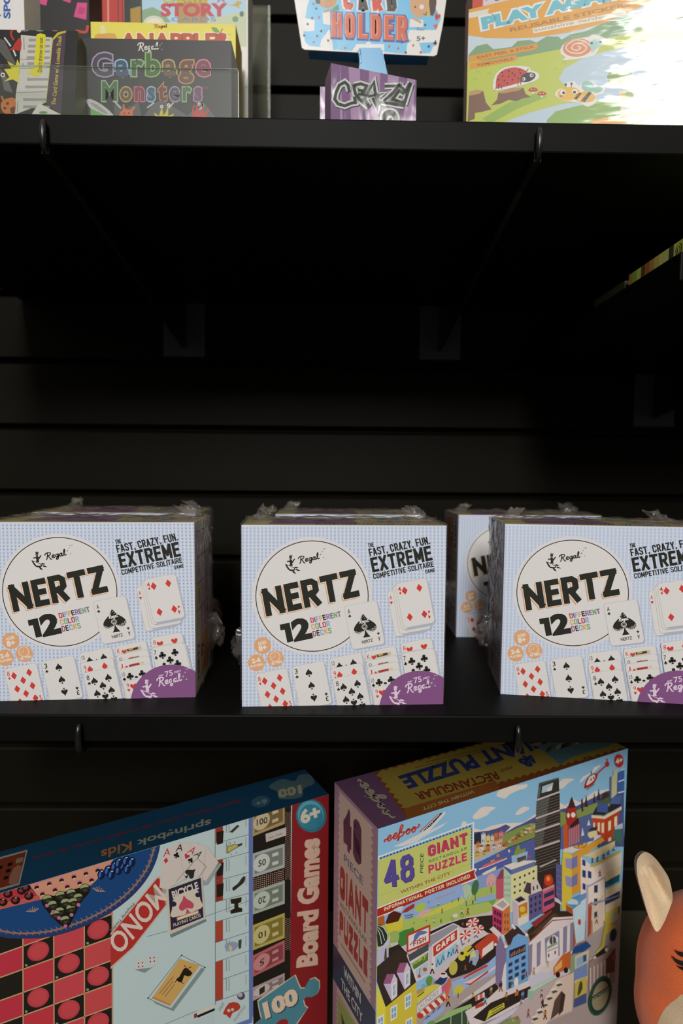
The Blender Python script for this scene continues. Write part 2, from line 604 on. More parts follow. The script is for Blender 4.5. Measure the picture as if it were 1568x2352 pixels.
    def rquad(s, col, TL, TR, BL, r=.12, n=4, BR=None):
        """rounded parallelogram; r as a share of its width"""
        ux, uy = TR[0] - TL[0], TR[1] - TL[1]
        vx, vy = BL[0] - TL[0], BL[1] - TL[1]
        lu, lv = math.hypot(ux, uy), math.hypot(vx, vy)
        rr = r * lu
        a, b = rr / lu, rr / lv
        pts = []
        for cx, cy, a0 in ((1 - a, b, -90), (1 - a, 1 - b, 0), (a, 1 - b, 90), (a, b, 180)):
            for i in range(n + 1):
                t = radians(a0 + 90 * i / n)
                x, y = cx + a * cos(t), cy + b * sin(t)
                pts.append((TL[0] + ux * x + vx * y, TL[1] + uy * x + vy * y))
        s.poly(col, pts)

    def emit(s, bm, lay):
        for bb, l, c, tris in s.prims:
            z = s.N * (EPS * (l + 1))
            for t in tris:
                f = bm.faces.new([bm.verts.new(s.O + s.U * a + s.V * b + z) for a, b in t])
                for lp in f.loops:
                    lp[lay] = (*c, 1)


class Carton:
    """a printed box standing on its base centre; faces: front (-y), back, left (-x), right (+x), top"""

    def __init__(s, w, d, h, M, gain=1.0, base='c8c2b4', bev=.0006):
        s.w, s.d, s.h, s.M, s.gain, s.base, s.bev = w, d, h, M, gain, base, bev
        s.arts = []

    def face(s, which, gain=None):
        w, d, h = s.w, s.d, s.h
        g = s.gain if gain is None else gain
        A = {'front': (w, h, (-w / 2, -d / 2, 0), (1, 0, 0), (0, 0, 1)),
             'back': (w, h, (w / 2, d / 2, 0), (-1, 0, 0), (0, 0, 1)),
             'left': (d, h, (-w / 2, d / 2, 0), (0, -1, 0), (0, 0, 1)),
             'right': (d, h, (w / 2, -d / 2, 0), (0, 1, 0), (0, 0, 1)),
             'top': (w, d, (-w / 2, -d / 2, h), (1, 0, 0), (0, 1, 0))}[which]
        a = Art(A[0], A[1], s.M, A[2], A[3], A[4], g)
        s.arts.append(a)
        return a

    def mesh(s, name):
        bm = bmesh.new()
        lay = bm.loops.layers.float_color.new('ink')
        add_box(bm, -s.w / 2, s.w / 2, -s.d / 2, s.d / 2, 0, s.h, s.bev, 2)
        c = [min(.86, v * s.gain) for v in lin(s.base)]
        for f in bm.faces:
            for lp in f.loops:
                lp[lay] = (*c, 1)
        for a in s.arts:
            a.emit(bm, lay)
        me = bpy.data.meshes.new(name)
        bm.to_mesh(me); bm.free()
        return me

# ------------------------------------------------------------------ the slatted wall
WALL_Y = .6723
PITCH_Z, GROOVE0 = .0762, .511


def slat_wall():
    prof = []
    k0, k1 = 20, -7
    zs = [GROOVE0 - k * PITCH_Z for k in range(k0, k1, -1)]     # groove centres, upwards
    prof.append((0, -1.10))
    for z in zs:
        prof += [(0, z - .0065), (.0012, z - .0048), (.0075, z - .0028), (.013, z - .0028), (.013, z + .008), (.008, z + .008), (.008, z + .0032), (.0006, z + .0032), (0, z + .0040)]
    prof.append((0, 1.15))
    bm = bmesh.new()
    cols = []
    for x in (-1.3, 1.5):
        cols.append([bm.verts.new(W(x, WALL_Y + y, z)) for y, z in prof])
    for i in range(len(prof) - 1):
        bm.faces.new((cols[0][i], cols[1][i], cols[1][i + 1], cols[0][i + 1]))
    # solid back
    a = [bm.verts.new(W(x, WALL_Y + .025, z)) for x, z in ((-1.3, -1.1), (1.5, -1.1), (1.5, 1.15), (-1.3, 1.15))]
    bm.faces.new((a[0], a[3], a[2], a[1]))
    bmesh.ops.recalc_face_normals(bm, faces=bm.faces)
    return structure(bm_obj('wall_back', bm, SLAT))


slat_wall()
bm = bmesh.new(); add_box(bm, -1.3, 1.5, -3.2, WALL_Y, -.02, 0)
structure(bm_obj('floor', bm, plain('grey_store_floor', (.06, .055, .05), .5, .4, (8, .05, .001))))

# ------------------------------------------------------------------ shelves
SHELF_F = .358
TOP_Z, MID_Z, SIDE_Z, DECK_Z = .2150, -.1546, .1400, -.538
THK = .0180


def shelf(name, x0, x1, ztop, label, thick=THK, front=SHELF_F, mat=None):
    bm = bmesh.new()
    add_box(bm, x0, x1, front, WALL_Y - .0006, ztop - thick + EYE.z, ztop + EYE.z, .0011, 2)
    return tag(bm_obj(name, bm, mat or LAMINATE), label, 'shelf')


shelf('shelf_board', -.36, .46, TOP_Z, 'upper black laminate shelf holding the small card game boxes')
shelf('shelf_board', -.36, .46, MID_Z, 'middle black shelf carrying the row of white and blue card game boxes')
shelf('shelf_board', .2127, .83, SIDE_Z, 'black shelf on the right whose left end shows under the upper shelf')
deck = shelf('shelf_deck', -.9, .95, DECK_Z, 'lowest deep black shelf under the puzzle boxes and the plush', .036, .20, plain('worn_brown_black_laminate', (.058, .050, .030), .55, .15, (40, .08, .001)))


def bracket(x, ztop, label, reach=SHELF_F):
    """knife bracket: plate on the slats, tapering arm under the board, upturned tip over the front edge"""
    zb = ztop - THK
    t = thing('shelf_bracket', label, 'bracket', Matrix.Translation(W(x, WALL_Y, zb)), 'shelf brackets')
    bm = bmesh.new()
    add_box(bm, -.024, .024, -.0022, -.0004, -.0615, -.0005, .0005, 1)
    add_box(bm, -.003, .003, -.0035, -.0022, -.054, -.049, .001, 1)
    bm_obj('wall_plate', bm, PLATE, t)
    L = WALL_Y - reach
    bm = bmesh.new()
    add_prism(bm, [(-.002, -.0022, -.0006), (-.002, -.0022, -.052), (-.002, -.03, -.047), (-.002, -L + .03, -.0085), (-.002, -L - .0022, -.0065), (-.002, -L - .0022, -.0006)], .004, (1, 0, 0))
    bm_obj('arm', bm, METAL, t)
    bm = bmesh.new()
    y = -L
    add_tube(bm, [(0, y - .0012, -.0062), (0, y - .0035, -.002), (0, y - .0042, .004), (0, y - .0040, .0085), (0, y - .0030, .0115), (0, y - .0022, .0128)],
             [.0018, .0021, .0021, .0020, .0017, .0010], 12)
    bm_obj('front_lip', bm, METAL, t, smooth=True)


bracket(-.1745, TOP_Z, 'bracket under the upper shelf at left, below the black card game boxes')
bracket(.1215, TOP_Z, 'bracket under the upper shelf at right, its tip below the sticker book box')
bracket(-.1615, MID_Z, 'bracket under the middle shelf above the board games puzzle box')
bracket(.1195, MID_Z, 'bracket under the middle shelf with its tip over the city puzzle box')
bracket(.3755, SIDE_Z, 'bracket under the right hand side shelf with a pale lit wall plate')

# ------------------------------------------------------------------ white and blue card game boxes on the middle shelf
NW, ND, NH = .1358, .066, .1217
NFRAME = frame(.0075 - .0015, .3748 + ND / 2, MID_Z, 2.5)
BASE = Carton(NW, ND, NH, NFRAME, 1.28, 'cdbf95', .0007)


def regal_rocket(a, col, x, y, k, dark=None):
    P = lambda L: [(x + k * p, y + k * q) for p, q in L]
    a.poly(col, P([(0, 18), (12, 22), (34, 30), (62, 44), (72, 56), (60, 66), (34, 66), (14, 48)]), 3)
    a.polys(col, [P([(60, 44), (74, 36), (96, 44), (78, 50)]), P([(70, 56), (84, 52), (108, 66), (86, 66)]), P([(48, 66), (62, 66), (78, 88), (58, 82)])])
    a.polys(col, [P([(30, 30), (34, 12), (28, 2), (16, 6), (10, -2), (30, -6), (36, -14), (46, -12), (50, -2), (64, -20), (70, -16), (56, 6), (50, 14), (54, 32)])])
    a.disc(col, x + 38 * k, y - 24 * k, 10 * k, 11 * k, n=14)
    a.poly(col, P([(28, -34), (30, -46), (36, -39), (41, -48), (45, -39), (52, -44), (49, -32)]))
    if dark:
        a.disc(dark, x + 38 * k, y + 46 * k, 10 * k, n=14)
        a.disc(col, x + 38 * k, y + 46 * k, 6 * k, n=12)
        a.line(dark, P([(34, -22), (38, -19), (43, -23)]), 2 * k)
        a.poly(dark, P([(14, 28), (38, 36), (60, 48), (62, 56), (36, 54)]), 2)


def nertz_front(a):
    a.view(500, 1140, 2.8)
    WH, BK, RD = 'cfcbc8', '23231c', 'c23a32'
    a.fill('c6ccde')
    # fine all-over pattern of small looped figures
    L = []
    for r in range(52):
        y = 205 + r * 22.7
        for c in range(54):
            x = 162 + c * 24.6
            for dy in (-4.2, 4.2):
                L.append([(x + 6.2 * cos(pi * i / 3 + .5), y + dy + 4.2 * sin(pi * i / 3 + .5)) for i in range(7)])
    a.lines('a3b2cf', L, 3.0)
    a.disc('cdc9cc', 606, 641, 384, 378, n=72)
    a.disc(WH, 606, 641, 372, 366, n=72)
    a.ring(BK, 606, 641, 361, 355, 5.5)
    regal_rocket(a, BK, 433, 418, .92, WH)
    a.pen(BK, 'Regal', (520, 431), (657, 401), (513, 391), 6.5)
    a.text(BK, 'TM', (674, 345), (693, 340), (673, 337))
    for x, y, r in ((661, 373, 5), (671, 356, 3.5), (680, 392, 3.5)):
        a.lines(BK, [[(x - r, y + 1), (x + r, y - 1)], [(x, y - r), (x + 1, y + r)]], 2)
    Q = lambda dx, dy: ((312 + dx, 773 + dy), (914 + dx, 641 + dy), (280 + dx, 597 + dy))
    for c, dx, dy, o in (('cf8f63', -9, 11, 40), ('d8c7b0', -4, 6, 42), (BK, 0, 0, 39)):
        a.cond(c, 'NERTZ', *Q(dx, dy), o, .20, (1.15, .72, .92, 1.0, .86))
    a.poly(BK, [(398, 825), (461, 811), (487, 931), (447, 940), (430, 857), (404, 862)])
    a.text(BK, '2', (502, 925), (599, 904), (477, 803), off=.055)
    cs = ['b8383c', '6d4a86', '7f9cc4', 'd49a58', '24241e', '8a6a9c', '77738c', '6ea36c', '8f5a8c']
    a.cond(cs, 'DIFFERENT', (600, 814), (795, 770), (591, 781), 6.5)
    a.cond(['c9a05a', '6ea36c', '8f3a6c', 'b8383c', '7f9cc4'], 'COLOR', (606, 858), (724, 834), (598, 822), 6.5)
    a.cond(['8f4a7c', '24241e', '7f9cc4', 'd49a48', '6ea36c'], 'DECKS', (615, 902), (735, 878), (607, 866), 6.5)
    a.cond(BK, 'THE', (969, 331), (1005, 323), (963, 303), 4.6)
    a.cond(BK, 'FAST, CRAZY, FUN.', (978, 387), (1367, 306), (966, 338), 8.5)
    a.cond(BK, 'EXTREME', (995, 490), (1382, 409), (977, 396), 17.5)
    a.cond(BK, 'COMPETITIVE SOLITAIRE', (1002, 533), (1389, 451), (996, 499), 6)
    a.cond(BK, 'GAME', (1335, 497), (1397, 486), (1331, 473), 4.4)
    # badges
    OR, CR = 'd29a6e', 'ecdccb'
    for x, y in ((288, 959), (249, 1069), (371, 1043)):
        a.disc(OR, x, y, 54)
    a.text(CR, 'AGES', (259, 957), (313, 945), (255, 938), off=.03)
    a.text(CR, '8+', (268, 995), (316, 985), (261, 962), off=.04)
    a.text(CR, '2-6', (222, 1074), (276, 1061), (217, 1047), off=.04)
    a.text(CR, 'PLAYERS', (215, 1102), (293, 1085), (211, 1087), off=.03)
    a.text(CR, '45 MIN', (345, 1085), (414, 1069), (342, 1069), off=.03)
    a.ring(CR, 368, 1030, 32, 32, 3.5, 36)
    a.lines(CR, [[(368, 1032), (368, 1012)], [(368, 1032), (350, 1034)]] + [[(368 + 26 * cos(i * pi / 6), 1030 + 26 * sin(i * pi / 6)), (368 + 22 * cos(i * pi / 6), 1030 + 22 * sin(i * pi / 6))] for i in range(12)], 2.5)

    SH = 'a4abb9'
    E1 = 'aaa69f'

    def card(TL, TR, BL, sh=True):
        if sh:
            o = lambda p, dx, dy: (p[0] + dx, p[1] + dy)
            a.rquad(SH, o(TL, 11, 8), o(TR, 11, 8), o(BL, 11, 8), .10)
        a.rquad(E1, (TL[0] - 2, TL[1] - 2), (TR[0] + 2, TR[1] - 2), (BL[0] - 2, BL[1] + 2), .10)
        a.rquad(WH, TL, TR, BL, .10)
    T = -10
    # stack of three at right
    card((1090, 612), (1290, 572), (1142, 903))
    card((1121, 580), (1322, 542), (1170, 886))
    a.text(RD, 'A', (1106, 664), (1120, 661), (1103, 640), off=.02); a.suit('h', RD, 1116, 684, 16, 18, T)
    card((1131, 572), (1331, 534), (1183, 858))
    card((1142, 562), (1341, 525), (1196, 846))
    a.text(RD, '4', (1161, 612), (1180, 608), (1155, 584), off=.01)
    for x, y in ((1201, 606), (1295, 588), (1234, 776), (1328, 757)):
        a.suit('d', RD, x, y, 42, 44, T)
    a.suit('d', RD, 1173, 622, 17, 17, T); a.suit('d', RD, 1357, 742, 17, 17, T)
    a.text(RD, '4', (1366, 758), (1350, 762), (1371, 786), off=.01)
    # big ace
    card((812, 706), (1020, 668), (866, 985))
    a.text(BK, 'A', (836, 755), (852, 752), (833, 727), off=.012)
    a.suit('s', BK, 848, 770, 19, 19, T)
    a.suit('s', BK, 945, 832, 152, 128, T)
    for i in range(9):
        t = i / 8
        x, y = 874 + t * 142, 878 - t * 30 + 24 * sin(pi * t) * (1 if True else 0) - 14 * math.exp(-((t - .5) / .12) ** 2) * 2
        a.ring('c4c0b8', x, y - 6, 8, 8, 2.4, 12); a.disc('c4c0b8', x, y - 6, 2.6, n=8)
    a.ring('c4c0b8', 943, 838, 17, 15, 3.2, 20)
    a.lines('c4c0b8', [[(943 + 6 * cos(k * .7), 838 + 6 * sin(k * .7)), (943 + 15 * cos(k * .7), 838 + 14 * sin(k * .7))] for k in range(9)], 2.4)
    a.poly(BK, [(946, 862), (954, 885), (968, 900), (938, 906), (944, 885)])
    a.polys('c4c0b8', [[(x - 3, y), (x, y - 4), (x + 3, y), (x, y + 4)] for x, y in ((926, 764), (915, 776), (937, 770), (925, 781), (906, 786), (945, 782))])
    a.pen('e6e1d8', 'Regal', (909, 818), (972, 805), (904, 796), 4.6)
    a.text(BK, 'NERTZ', (929, 948), (998, 932), (925, 929), off=.02)
    a.suit('s', BK, 1032, 881, 18, 18, T, True)
    a.text(BK, 'A', (1043, 899), (1029, 902), (1047, 927), off=.012)
    # bottom row
    card((241, 1143), (444, 1103), (293, 1428))
    a.text(RD, '8', (261, 1191), (278, 1187), (256, 1161), off=.0); a.suit('d', RD, 273, 1204, 17, 17, T)
    for x, y in ((302, 1187), (398, 1166), (359, 1217), (320, 1273), (417, 1252), (375, 1303), (434, 1333), (337, 1358)):
        a.suit('d', RD, x, y, 41, 43, T)
    a.suit('d', RD, 463, 1320, 14, 14, T); a.text(RD, '8', (476, 1327), (459, 1331), (481, 1357), off=.0)
    card((475, 1097), (680, 1056), (529, 1370))
    a.text(BK, '3', (498, 1142), (515, 1138), (493, 1111), off=.01)
    for x, y, f in ((585, 1133, 0), (602, 1215, 0), (618, 1294, 1)):
        a.suit('s', BK, x, y, 43, 44, T, bool(f))
    a.suit('s', BK, 510, 1160, 20, 20, T); a.suit('s', BK, 697, 1270, 20, 20, T, True)
    a.text(BK, '3', (710, 1284), (693, 1288), (714, 1312), off=.01)
    card((717, 1044), (921, 1003), (770, 1330))
    a.text(BK, '10', (735, 1090), (753, 1086), (730, 1060), off=.0)
    a.suit('s', BK, 783, 1093, 44, 46, T); a.suit('s', BK, 872, 1072, 44, 46, T); a.disc(BK, 826, 1084, 4, n=8)
    card((722, 1108), (927, 1070), (775, 1390))
    a.text(RD, '9', (746, 1156), (763, 1152), (741, 1126), off=.0)
    a.suit('d', RD, 784, 1150, 42, 44, T); a.suit('d', RD, 877, 1129, 42, 44, T); a.suit('d', RD, 757, 1168, 17, 17, T)
    card((737, 1172), (941, 1133), (790, 1450))
    a.text(BK, '8', (763, 1220), (780, 1216), (757, 1190), off=.0); a.suit('s', BK, 776, 1240, 20, 20, T)
    for x, y, f in ((808, 1225, 0), (897, 1203, 0), (861, 1254, 0), (824, 1307, 0), (915, 1285, 0), (876, 1325, 1), (838, 1372, 0), (930, 1345, 1)):
        a.suit('s', BK, x, y, 43, 44, T, bool(f))
    # column of court cards
    card((942, 1000), (1141, 962), (995, 1290))
    a.text(RD, 'K', (962, 1045), (978, 1041), (957, 1018), off=.01)
    a.poly('b9b09c', [(982, 1024), (1110, 996), (1114, 1020), (986, 1048)])
    a.poly('4a3a22', [(1020, 1018), (1090, 1003), (1092, 1018), (1024, 1033)]); a.poly('c79a4a', [(1030, 1018), (1060, 1010), (1062, 1018), (1032, 1026)])
    a.suit('h', RD, 1004, 1035, 29, 26, T)
    card((952, 1058), (1152, 1019), (1000, 1330))
    a.text(BK, 'Q', (972, 1097), (990, 1093), (969, 1075), off=.01)
    a.poly('8a7a5c', [(1028, 1076), (1096, 1060), (1098, 1068), (1030, 1084)]); a.poly('a8552e', [(1030, 1074), (1060, 1066), (1060, 1074), (1032, 1081)])
    card((957, 1098), (1158, 1060), (1010, 1370))
    a.text(RD, 'J', (980, 1143), (994, 1140), (976, 1117), off=.01)
    a.poly('9a3a34', [(1028, 1120), (1096, 1104), (1100, 1118), (1034, 1134)]); a.poly('c9b890', [(1102, 1102), (1124, 1098), (1126, 1110), (1106, 1116)])
    a.suit('h', RD, 1016, 1136, 26, 22, T, True)
    card((970, 1147), (1167, 1110), (1020, 1420))
    a.text(BK, '10', (988, 1197), (1006, 1193), (983, 1170), off=.0); a.suit('c', BK, 1000, 1213, 20, 20, T)
    a.suit('c', BK, 1036, 1193, 44, 40, T); a.suit('c', BK, 1113, 1176, 44, 40, T); a.disc(BK, 1076, 1199, 11, 7, n=12)
    card((990, 1232), (1187, 1192), (1042, 1510))
    a.text(RD, '9', (1015, 1269), (1031, 1265), (1011, 1242), off=.0)
    a.suit('h', RD, 1057, 1261, 42, 36, T); a.suit('h', RD, 1026, 1284, 17, 18, T)
    # last column
    card((1172, 946), (1371, 907), (1225, 1230))
    a.text(RD, '8', (1192, 990), (1209, 986), (1187, 962), off=.0)
    a.suit('h', RD, 1233, 985, 40, 36, T); a.suit('h', RD, 1325, 966, 40, 36, T)
    card((1183, 1002), (1390, 972), (1237, 1285))
    card((1178, 1010), (1383, 972), (1230, 1290), False)
    a.text(BK, '7', (1195, 1055), (1210, 1052), (1190, 1027), off=.01); a.suit('c', BK, 1206, 1074, 20, 20, T)
    for x, y in ((1245, 1056), (1325, 1038), (1293, 1088), (1257, 1128), (1341, 1112)):
        a.suit('c', BK, x, y, 44, 42, T)
    # corner roundel
    a.disc('7b4d7a', 1300, 1384, 266, n=90)
    LV = 'd3bfd0'
    a.text(LV, '75', (1262, 1200), (1310, 1188), (1256, 1165), off=.012)
    a.text(LV, 'over', (1219, 1199), (1251, 1190), (1217, 1189), off=.02, shear=.3); a.text(LV, 'years', (1316, 1181), (1361, 1170), (1313, 1165), off=.02, shear=.3)
    a.pen(LV, 'Regal', (1209, 1259), (1368, 1224), (1200, 1210), 8)
    for x, y, r in ((1373, 1197, 8), (1386, 1171, 5), (1394, 1215, 6)):
        a.lines(LV, [[(x - r, y + 1), (x + r, y - 1)], [(x, y - r), (x + 1, y + r)]], 2.4)
    a.text(LV, 'TM', (1388, 1156), (1412, 1150), (1386, 1148))
    regal_rocket(a, LV, 1100, 1262, 1.05, '7b4d7a')


def nertz_side(a, turn=False, ground='b59aab', hatch='cbb9c0'):
    """narrow side: title pill, orange panel and a grid of boxed decks; turned half round on the other side"""
    a.percent()
    T = (lambda p: (100 - p[0], 100 - p[1])) if turn else (lambda p: p)
    R = lambda c, x0, y0, x1, y1: a.poly(c, [T((x0, y0)), T((x1, y0)), T((x1, y1)), T((x0, y1))])
    a.fill(ground)
    L = []
    for i in range(70):
        L.append([T((0, i * 1.6 - 4)), T((100, i * 1.6 + 2))])
    a.lines(hatch, L, .45)
    R('cfc7bd', 68, 5, 92, 30)
    a.text('22221c', 'NERTZ', T((74, 6.5)), T((74, 28.5)), T((86, 6.5)), off=.04)
    a.text('40403a', 'Regal', T((88, 13)), T((88, 20)), T((91, 13)), shear=.2)
    R('c27636', 8, 4, 66, 31)
    a.text('22221c', '12', T((46, 17)), T((46, 24)), T((62, 17)), off=.05)
    a.text('3a2a16', 'different', T((32, 7)), T((32, 25)), T((42, 7)))
    a.text('3a2a16', 'color decks', T((16, 7)), T((16, 27)), T((26, 7)))
    cards = [['b08aa0', 'a87a94', 'a8b08c'], ['a0868c', 'a88e98', 'd6c26a'], ['9c8a94', 'a4b2b0', 'd8a2b0'], ['b48e6c', 'b89a74', 'c0a0b8']]
    ov = [['7a3040', 'a05a3a', '4f9a34'], ['9a2a44', 'b0302c', '55503a'], ['7a3a44', 'b8a238', '3a7aa8'], ['6a4434', '3a7a80', '6a5a70']]
    for r in range(4):
        for c in range(3):
            x0, y0 = 5 + c * 28, 33 + r * 15.5
            R('5a4a54', x0 - 1.5, y0 - .5, x0 + 27, y0 + 14.6)
            R(cards[r][c], x0, y0, x0 + 25.5, y0 + 14)
            x, y = T((x0 + 13, y0 + 7))
            a.disc('cfc4bc', x, y, 6.4, 5.6, n=20); a.disc(ov[r][c], x, y, 5.4, 4.9, n=20)
            a.text('d8d0c4', 'NERTZ', T((x0 + 11, y0 + 3.4)), T((x0 + 11, y0 + 10.6)), T((x0 + 15.4, y0 + 3.4)), off=.03)


def nertz_top(a):
    a.percent()
    a.fill('c7b77e')
    a.poly('8a5a86', [(12, 84), (14, 30), (40, 12), (56, 30), (58, 80)])
    a.poly('b5a690', [(60, 90), (60, 30), (98, 20), (99, 90)])
    a.lines('2a2a22', [[(36 + i * 2.1, 90), (37.2 + i * 2.1, 78 + (i * 7) % 9)] for i in range(25)], 1.1)
    for i in range(7):
        a.disc(['c9b04a', '5a8a5a', 'b04a5a', '6a8ab0', '7a5a3a', 'c9b04a', '9a5a8a'][i], 66 + i * 4.6, 50, 2, 12, n=12)
    a.lines('dccf9a', [[(0, 98), (100, 98)]], 3)


nertz_front(BASE.face('front'))
nertz_side(BASE.face('left', 2.0))  # raised gain on both narrow sides: lighter inks stand in for light
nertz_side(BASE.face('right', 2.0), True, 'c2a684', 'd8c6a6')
nertz_top(BASE.face('top'))
BASE.face('back').fill('c9cfdf')
NERTZ_PRINT = print_mat('printed_card_in_clear_wrap', .45, .3, .5, .16, (45, .10, .003, (1, 1, .5)))
NERTZ_ME = BASE.mesh('box_body')
NERTZ_ME.materials.append(NERTZ_PRINT)


def wrap_mesh(seed):
    """loose clear film: puckered over the top, sides and back of a box with gathered corner tufts, open at the front"""
    rnd = random.Random(seed)
    bm = bmesh.new()
    w, d, h = NW / 2 + .0009, ND / 2, NH + .0009
    n = 26

    def sheet(P, amp, nrm):
        g = [[None] * (n + 1) for _ in range(n + 1)]
        for i in range(n + 1):
            for j in range(n + 1):
                a, b = i / n, j / n
                p = Vector(P(a, b))
                k = noise.noise(Vector((a * 9 + seed, b * 7, seed * 2.3))) + .5 * noise.noise(Vector((a * 26 + seed, b * 15, 4)))
                p += Vector(nrm) * (amp(a, b) * abs(k) * 1.6)
                g[i][j] = bm.verts.new(p)
        for i in range(n):
            for j in range(n):
                bm.faces.new((g[i][j], g[i + 1][j], g[i + 1][j + 1], g[i][j + 1]))
    top = lambda a, b: .0003 + .0030 * min(1, b * 2.2) * (1 - .5 * b)
    sheet(lambda a, b: (-w + 2 * w * a, -d + .001 + (2 * d + .001) * b, h), top, (0, 0, 1))
    side = lambda a, b: .0003 + .0016 * min(1, a * 2.2)
    sheet(lambda a, b: (w, -d + .001 + (2 * d + .001) * a, h * b), side, (1, 0, 0))
    sheet(lambda a, b: (-w, -d + .001 + (2 * d + .001) * a, h * b), side, (-1, 0, 0))
    sheet(lambda a, b: (-w + 2 * w * a, d + .002, h * b), lambda a, b: .002, (0, 1, 0))
    # gathered film tufts at the rear corners

    def tuft(c, dirv, ln, wd):
        dirv = Vector(dirv).normalized()
        s1 = dirv.cross(Vector((.3, .9, .2))).normalized(); s2 = dirv.cross(s1)
        m, q = 22, 6
        rows = []
        for j in range(q + 1):
            t = j / q
            row = []
            for i in range(m):
                an = 2 * pi * i / m
                r = wd * (1 - .62 * t) * (1 + .45 * sin(5 * an + seed + 3 * t) * (.3 + t)) * (.8 + .4 * rnd.random())
                row.append(bm.verts.new(Vector(c) + dirv * (ln * t * (.85 + .3 * rnd.random())) + (s1 * cos(an) + s2 * sin(an) * .45) * r))
            rows.append(row)
        for A, B in zip(rows, rows[1:]):
            for i in range(m):
                bm.faces.new((A[i], A[(i + 1) % m], B[(i + 1) % m], B[i]))
    for sx in (-1, 1):
        if rnd.random() < .9:
            tuft((sx * (w - .014), d - .010 - .02 * rnd.random(), h - .001), (sx * .5, .2, .55), .006 + .004 * rnd.random(), .012)
        tuft((sx * (w - .001), d - .012, .022 + .012 * rnd.random()), (sx * 1, -.25, .2), .011 + .006 * rnd.random(), .017)
    me = bpy.data.meshes.new('shrink_wrap')
    bm.to_mesh(me); bm.free()
    for p in me.polygons:
        p.use_smooth = True
    me.materials.append(FILM)
    return me


def nertz_at(M, label, seed, sz=1.0):
    t = thing('card_game_box', label, 'game box', M, 'white and blue card game boxes')
    t.scale = (1, 1, sz)
    b = new_obj('box_body', NERTZ_ME, None, t)
    f = new_obj('shrink_wrap', wrap_mesh(seed), None, t)
    f['label'] = 'puckered clear shrink film over the top and sides'
    return t


def by_corner(cx, cy, yaw, which):
    """base centre from one front bottom corner"""
    s = 1 if which == 'L' else -1
    c, n = cos(radians(yaw)), sin(radians(yaw))
    lx, ly = s * NW / 2, ND / 2
    return frame(cx + lx * c - ly * n, cy + lx * n + ly * c, MID_Z, yaw)


nertz_at(by_corner(-.0604, .3716, 2.6, 'L'), 'white and blue card game box standing at the centre of the middle shelf', 1)
nertz_at(by_corner(-.0953, .3885, 3.9, 'R'), 'white and blue card game box in the front row at the left edge', 2)
nertz_at(by_corner(.1197, .3953, -7.6, 'L'), 'white and blue card game box at the right, showing its narrow left side', 3)
nertz_at(by_corner(-.1165, .480, 1.2, 'R'), 'card game box mostly hidden behind the front box at left', 4)
nertz_at(by_corner(-.0545, .530, .8, 'L'), 'card game box hidden behind the centre front box, only its top showing', 5, .97)
nertz_at(by_corner(.1187, .5388, -.5, 'L'), 'shaded card game box standing behind the right front box', 6, .97)

# ------------------------------------------------------------------ board games puzzle box, lower left
SY = 28.5
SW, SD, SH = .300, .045, .278
_c, _s = cos(radians(SY)), sin(radians(SY))
SFR = (-.0025, .449)
SM = frame(SFR[0] - SW / 2 * _c - SD / 2 * _s, SFR[1] - SW / 2 * _s + SD / 2 * _c, DECK_Z, SY)
SB = Carton(SW, SD, SH, SM, 1.14, '6a2222', .0008)


